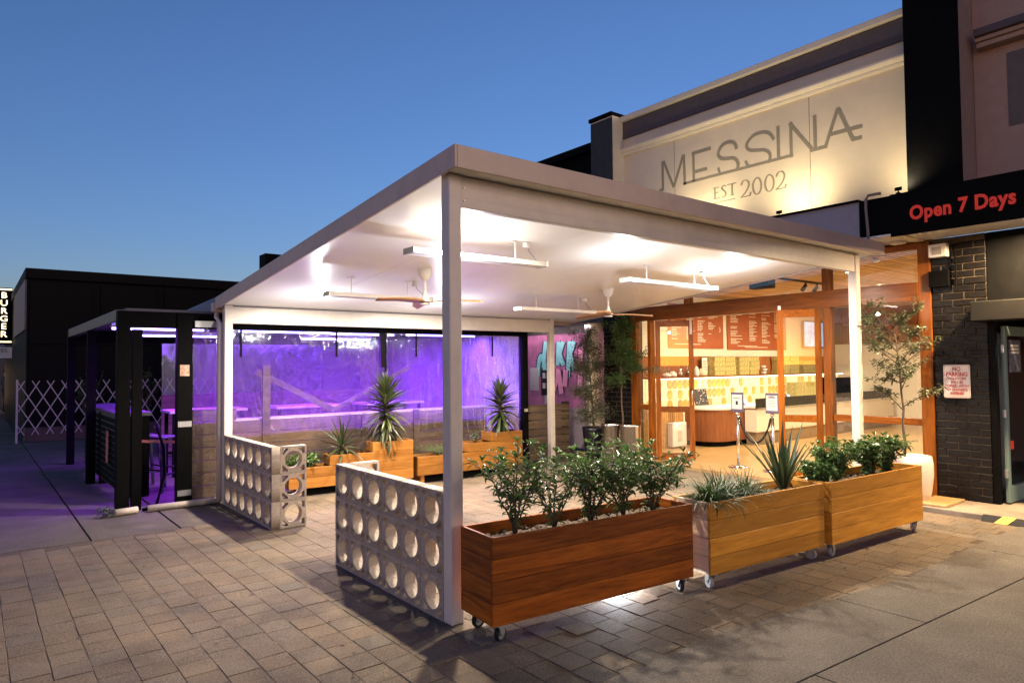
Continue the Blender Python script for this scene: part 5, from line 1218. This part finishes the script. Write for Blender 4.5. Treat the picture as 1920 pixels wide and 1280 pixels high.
# ================================================================== far end of the lane
db = thing('dark_building', 'black clad single storey building closing the lane', 'building', (2, 16.6, 0))
def D(mb, name, mat, bevel=0):
    o = mb.build(name, mat, db, False, bevel); o.location = (-2, -16.6, 0); return o
dk = plain('charcoal_cladding', (.003, .0028, .0028), .6, var=.3, spec=.1); dk2 = plain('charcoal_cladding_edge', (.004, .0034, .0034), .6, spec=.1)
D(B(-1.46, 12, 16.6, 30, 0, 3.95), 'wall', dk)
D(B(-1.5, 12, 16.5, 30, 3.96, 4.2), 'parapet', dk2)
for k in range(7): D(B(-1.40+1.5*k, -.02+1.5*k-.09, 16.565, 16.599, 2.35, 3.85), 'cladding_panel', dk2, .004); D(B(-1.40+1.5*k, -.02+1.5*k-.09, 16.565, 16.599, .2, 2.28), 'cladding_panel', dk2, .004)
D(B(-1.50, -1.462, 16.7, 22, 2.7, 3.94), 'side_panel', plain('pale_fascia', (.26, .22, .18), .6, var=.2))
D(B(4.8, 5.3, 18, 18.6, 4.2, 5.35), 'chimney', M['black'])
gt = thing('concertina_gate', 'white folding concertina gate across the lane beyond the terrace', 'gate', (-1.66, 15.9, 0))
gm = plain('gate_white', (.42, .36, .36), .5)
W_ = 4.4; dx = .145
for k in range(-4, int(W_/dx)+1):
    for s_ in (0, 1):
        xa, xb = k*dx, k*dx+5*dx
        za, zb = (.18, 1.45) if s_ == 0 else (1.45, .18)
        if xa < 0: za = za+(zb-za)*(-xa)/(5*dx); xa = 0
        if xb > W_: zb = zb-(zb-za)*(xb-W_)/(xb-xa) if xb > xa else zb; xb = W_
        if k % 2 or xb-xa < .05: continue
        MB().beam((xa, .012*s_, za), (xb, .012*s_, zb), .006, .022).build('lattice_bar', gm, gt)
for x in (0, W_*.5, W_): B(x-.02, x+.02, -.02, .03, .0, 1.48).build('upright', gm, gt)
tb = thing('planter_trough', 'low dark trough under the folding gate', 'trough', (-.6, 15.95, 0)); B(-.9, 3, .1, .5, 0, .32).build('trough', plain('trough_brown', (.08, .05, .04), .7), tb, bevel=.01)
shrub('lane_shrub', 'dark leafy shrub behind the folding gate', 'shrub', (-.2, 16.2, .3), 1.35, .4, 9, 40, .10, .05, M['leaf'], None, 95); shrub('lane_shrub', 'darker sprawling shrub further along behind the folding gate', 'shrub', (1.1, 16.25, .3), 1.4, .45, 9, 40, .10, .05, M['leaf'], None, 96)
sg = thing('burger_sign', 'glowing vertical BURGER sign at the end of the lane', 'sign', (-1.66, 24, 2.55))
B(-.22, .2, 0, .18, 0, 1.86).build('box', M['black'], sg, bevel=.01)
em = glow('sign_glow', (1, .80, .46), .7)
for k, c in enumerate('BURGER'): link('letter', text_mesh('letter', c, .27, em, .006, .004, xs=1.1), sg, (-.03, -.012, 1.60-.255*k), FACE_NY)
for z in (.06, 1.78): B(-.2, .18, -.02, -.001, z, z+.045).build('neon_bar', em, sg)

sg2 = thing('small_sign', 'small pale sign reading VES under the glowing sign', 'sign', (-1.72, 24, 2.1)); B(-.3, .3, 0, .05, 0, .36).build('board', M['paper'], sg2); link('lettering', text_mesh('lettering', 'VES', .17, M['ink'], .002), sg2, (0, -.006, .24), FACE_NY)
fs_ = thing('lane_shop', 'lit low shop far down the lane behind the person', 'building', (-2.2, 34, 0))
B(-2.4, .9, 0, 4, 0, 4.3).build('wall', plain('far_shop_wall', (.16, .13, .12), .7), fs_); B(-.5, .6, -.02, -.001, .3, 1.9).build('window', plain('far_window_glow', (.5, .35, .2), .4, var=.6, scale=2, emit=(1, .6, .3), es=.6), fs_); B(-2.3, .8, -.03, -.001, 2.2, 2.9).build('fascia', plain('far_fascia', (.10, .16, .22), .6), fs_)
for k, (z0, z1) in enumerate(((4.75, 4.6), (4.45, 4.35))):
    o = MB().tube([(-40, 52, z0+3), (-10, 38, z0+.4), (8, 36, z1+.6)], .018, 5).build('power_line', M['black']); tag(o, ['upper black power line crossing the sky over the lane', 'lower black power line crossing the sky over the lane'][k], 'power line')

# ------------------------------------------------------------------ person far down the lane
def person(lab, loc, rz, hgt=1.66):
    t = thing('person', lab, 'person', loc, R(rz))
    J = {'pel': (0, 0, .94), 'waist': (0, .0, 1.08), 'chest': (.0, -.01, 1.30), 'neck': (0, -.005, 1.45), 'head': (0, .02, 1.58), 'crown': (0, .02, 1.68),
         'hl': (-.09, 0, .90), 'kl': (-.10, .03, .50), 'al': (-.10, -.02, .09), 'tl': (-.11, .12, .03), 'hr': (.09, 0, .90), 'kr': (.10, -.02, .50), 'ar': (.11, -.08, .09), 'tr': (.12, .05, .03),
         'sl': (-.17, -.01, 1.39), 'el': (-.22, .0, 1.12), 'wl': (-.14, .20, 1.06), 'fl': (-.09, .28, 1.08), 'sr': (.17, -.01, 1.39), 'er': (.23, -.02, 1.12), 'wr': (.15, .18, 1.04), 'fr': (.10, .27, 1.06)}
    E_ = [('pel', 'waist'), ('waist', 'chest'), ('chest', 'neck'), ('neck', 'head'), ('head', 'crown'), ('pel', 'hl'), ('hl', 'kl'), ('kl', 'al'), ('al', 'tl'), ('pel', 'hr'), ('hr', 'kr'), ('kr', 'ar'), ('ar', 'tr'), ('chest', 'sl'), ('sl', 'el'), ('el', 'wl'), ('wl', 'fl'), ('chest', 'sr'), ('sr', 'er'), ('er', 'wr'), ('wr', 'fr')]
    rad = {'pel': .13, 'waist': .12, 'chest': .15, 'neck': .055, 'head': .085, 'crown': .06, 'hl': .09, 'hr': .09, 'kl': .06, 'kr': .06, 'al': .045, 'ar': .045, 'tl': .035, 'tr': .035, 'sl': .065, 'sr': .065, 'el': .045, 'er': .045, 'wl': .032, 'wr': .032, 'fl': .028, 'fr': .028}
    ks = list(J); me = bpy.data.meshes.new('body'); me.from_pydata([J[k] for k in ks], [(ks.index(a), ks.index(b)) for a, b in E_], []); me.update()
    o = link('body', me, t); sk = o.modifiers.new('skin', 'SKIN'); 
    for i, k in enumerate(ks): me.skin_vertices[0].data[i].radius = (rad[k], rad[k]*.85)
    me.skin_vertices[0].data[0].use_root = True
    sb = o.modifiers.new('sub', 'SUBSURF'); sb.levels = 1; sb.render_levels = 1
    m, tt, n, l_, b = nt('dark_clothes_and_skin'); tc = n.new('ShaderNodeTexCoord'); sx = n.new('ShaderNodeSeparateXYZ'); l_.new(tc.outputs['Object'], sx.inputs[0])
    mr = n.new('ShaderNodeMapRange'); mr.inputs['From Max'].default_value = 1.7; l_.new(sx.outputs['Z'], mr.inputs[0])
    r_ = ramp(n, [(0, (.01, .01, .01)), (.05, (.012, .012, .016)), (.84, (.015, .015, .02)), (.86, (.4, .25, .18))]); r_.color_ramp.interpolation = 'CONSTANT'; l_.new(mr.outputs[0], r_.inputs[0]); l_.new(r_.outputs[0], b.inputs['Base Color'])
    me.materials.append(m)
    MB().lathe([(.07, 1.60), (.095, 1.63), (.095, 1.68), (.07, 1.73), (.02, 1.75)], (0, .0, 0), 14).build('hair', plain('dark_hair', (.02, .015, .01), .7), t, True)
    B(-.02, .1, .27, .285, 1.03, 1.12).build('phone', M['black'], t)
person('person in dark clothes standing far down the lane looking at their hands', (-1.42, 30.2, -.003), -60)
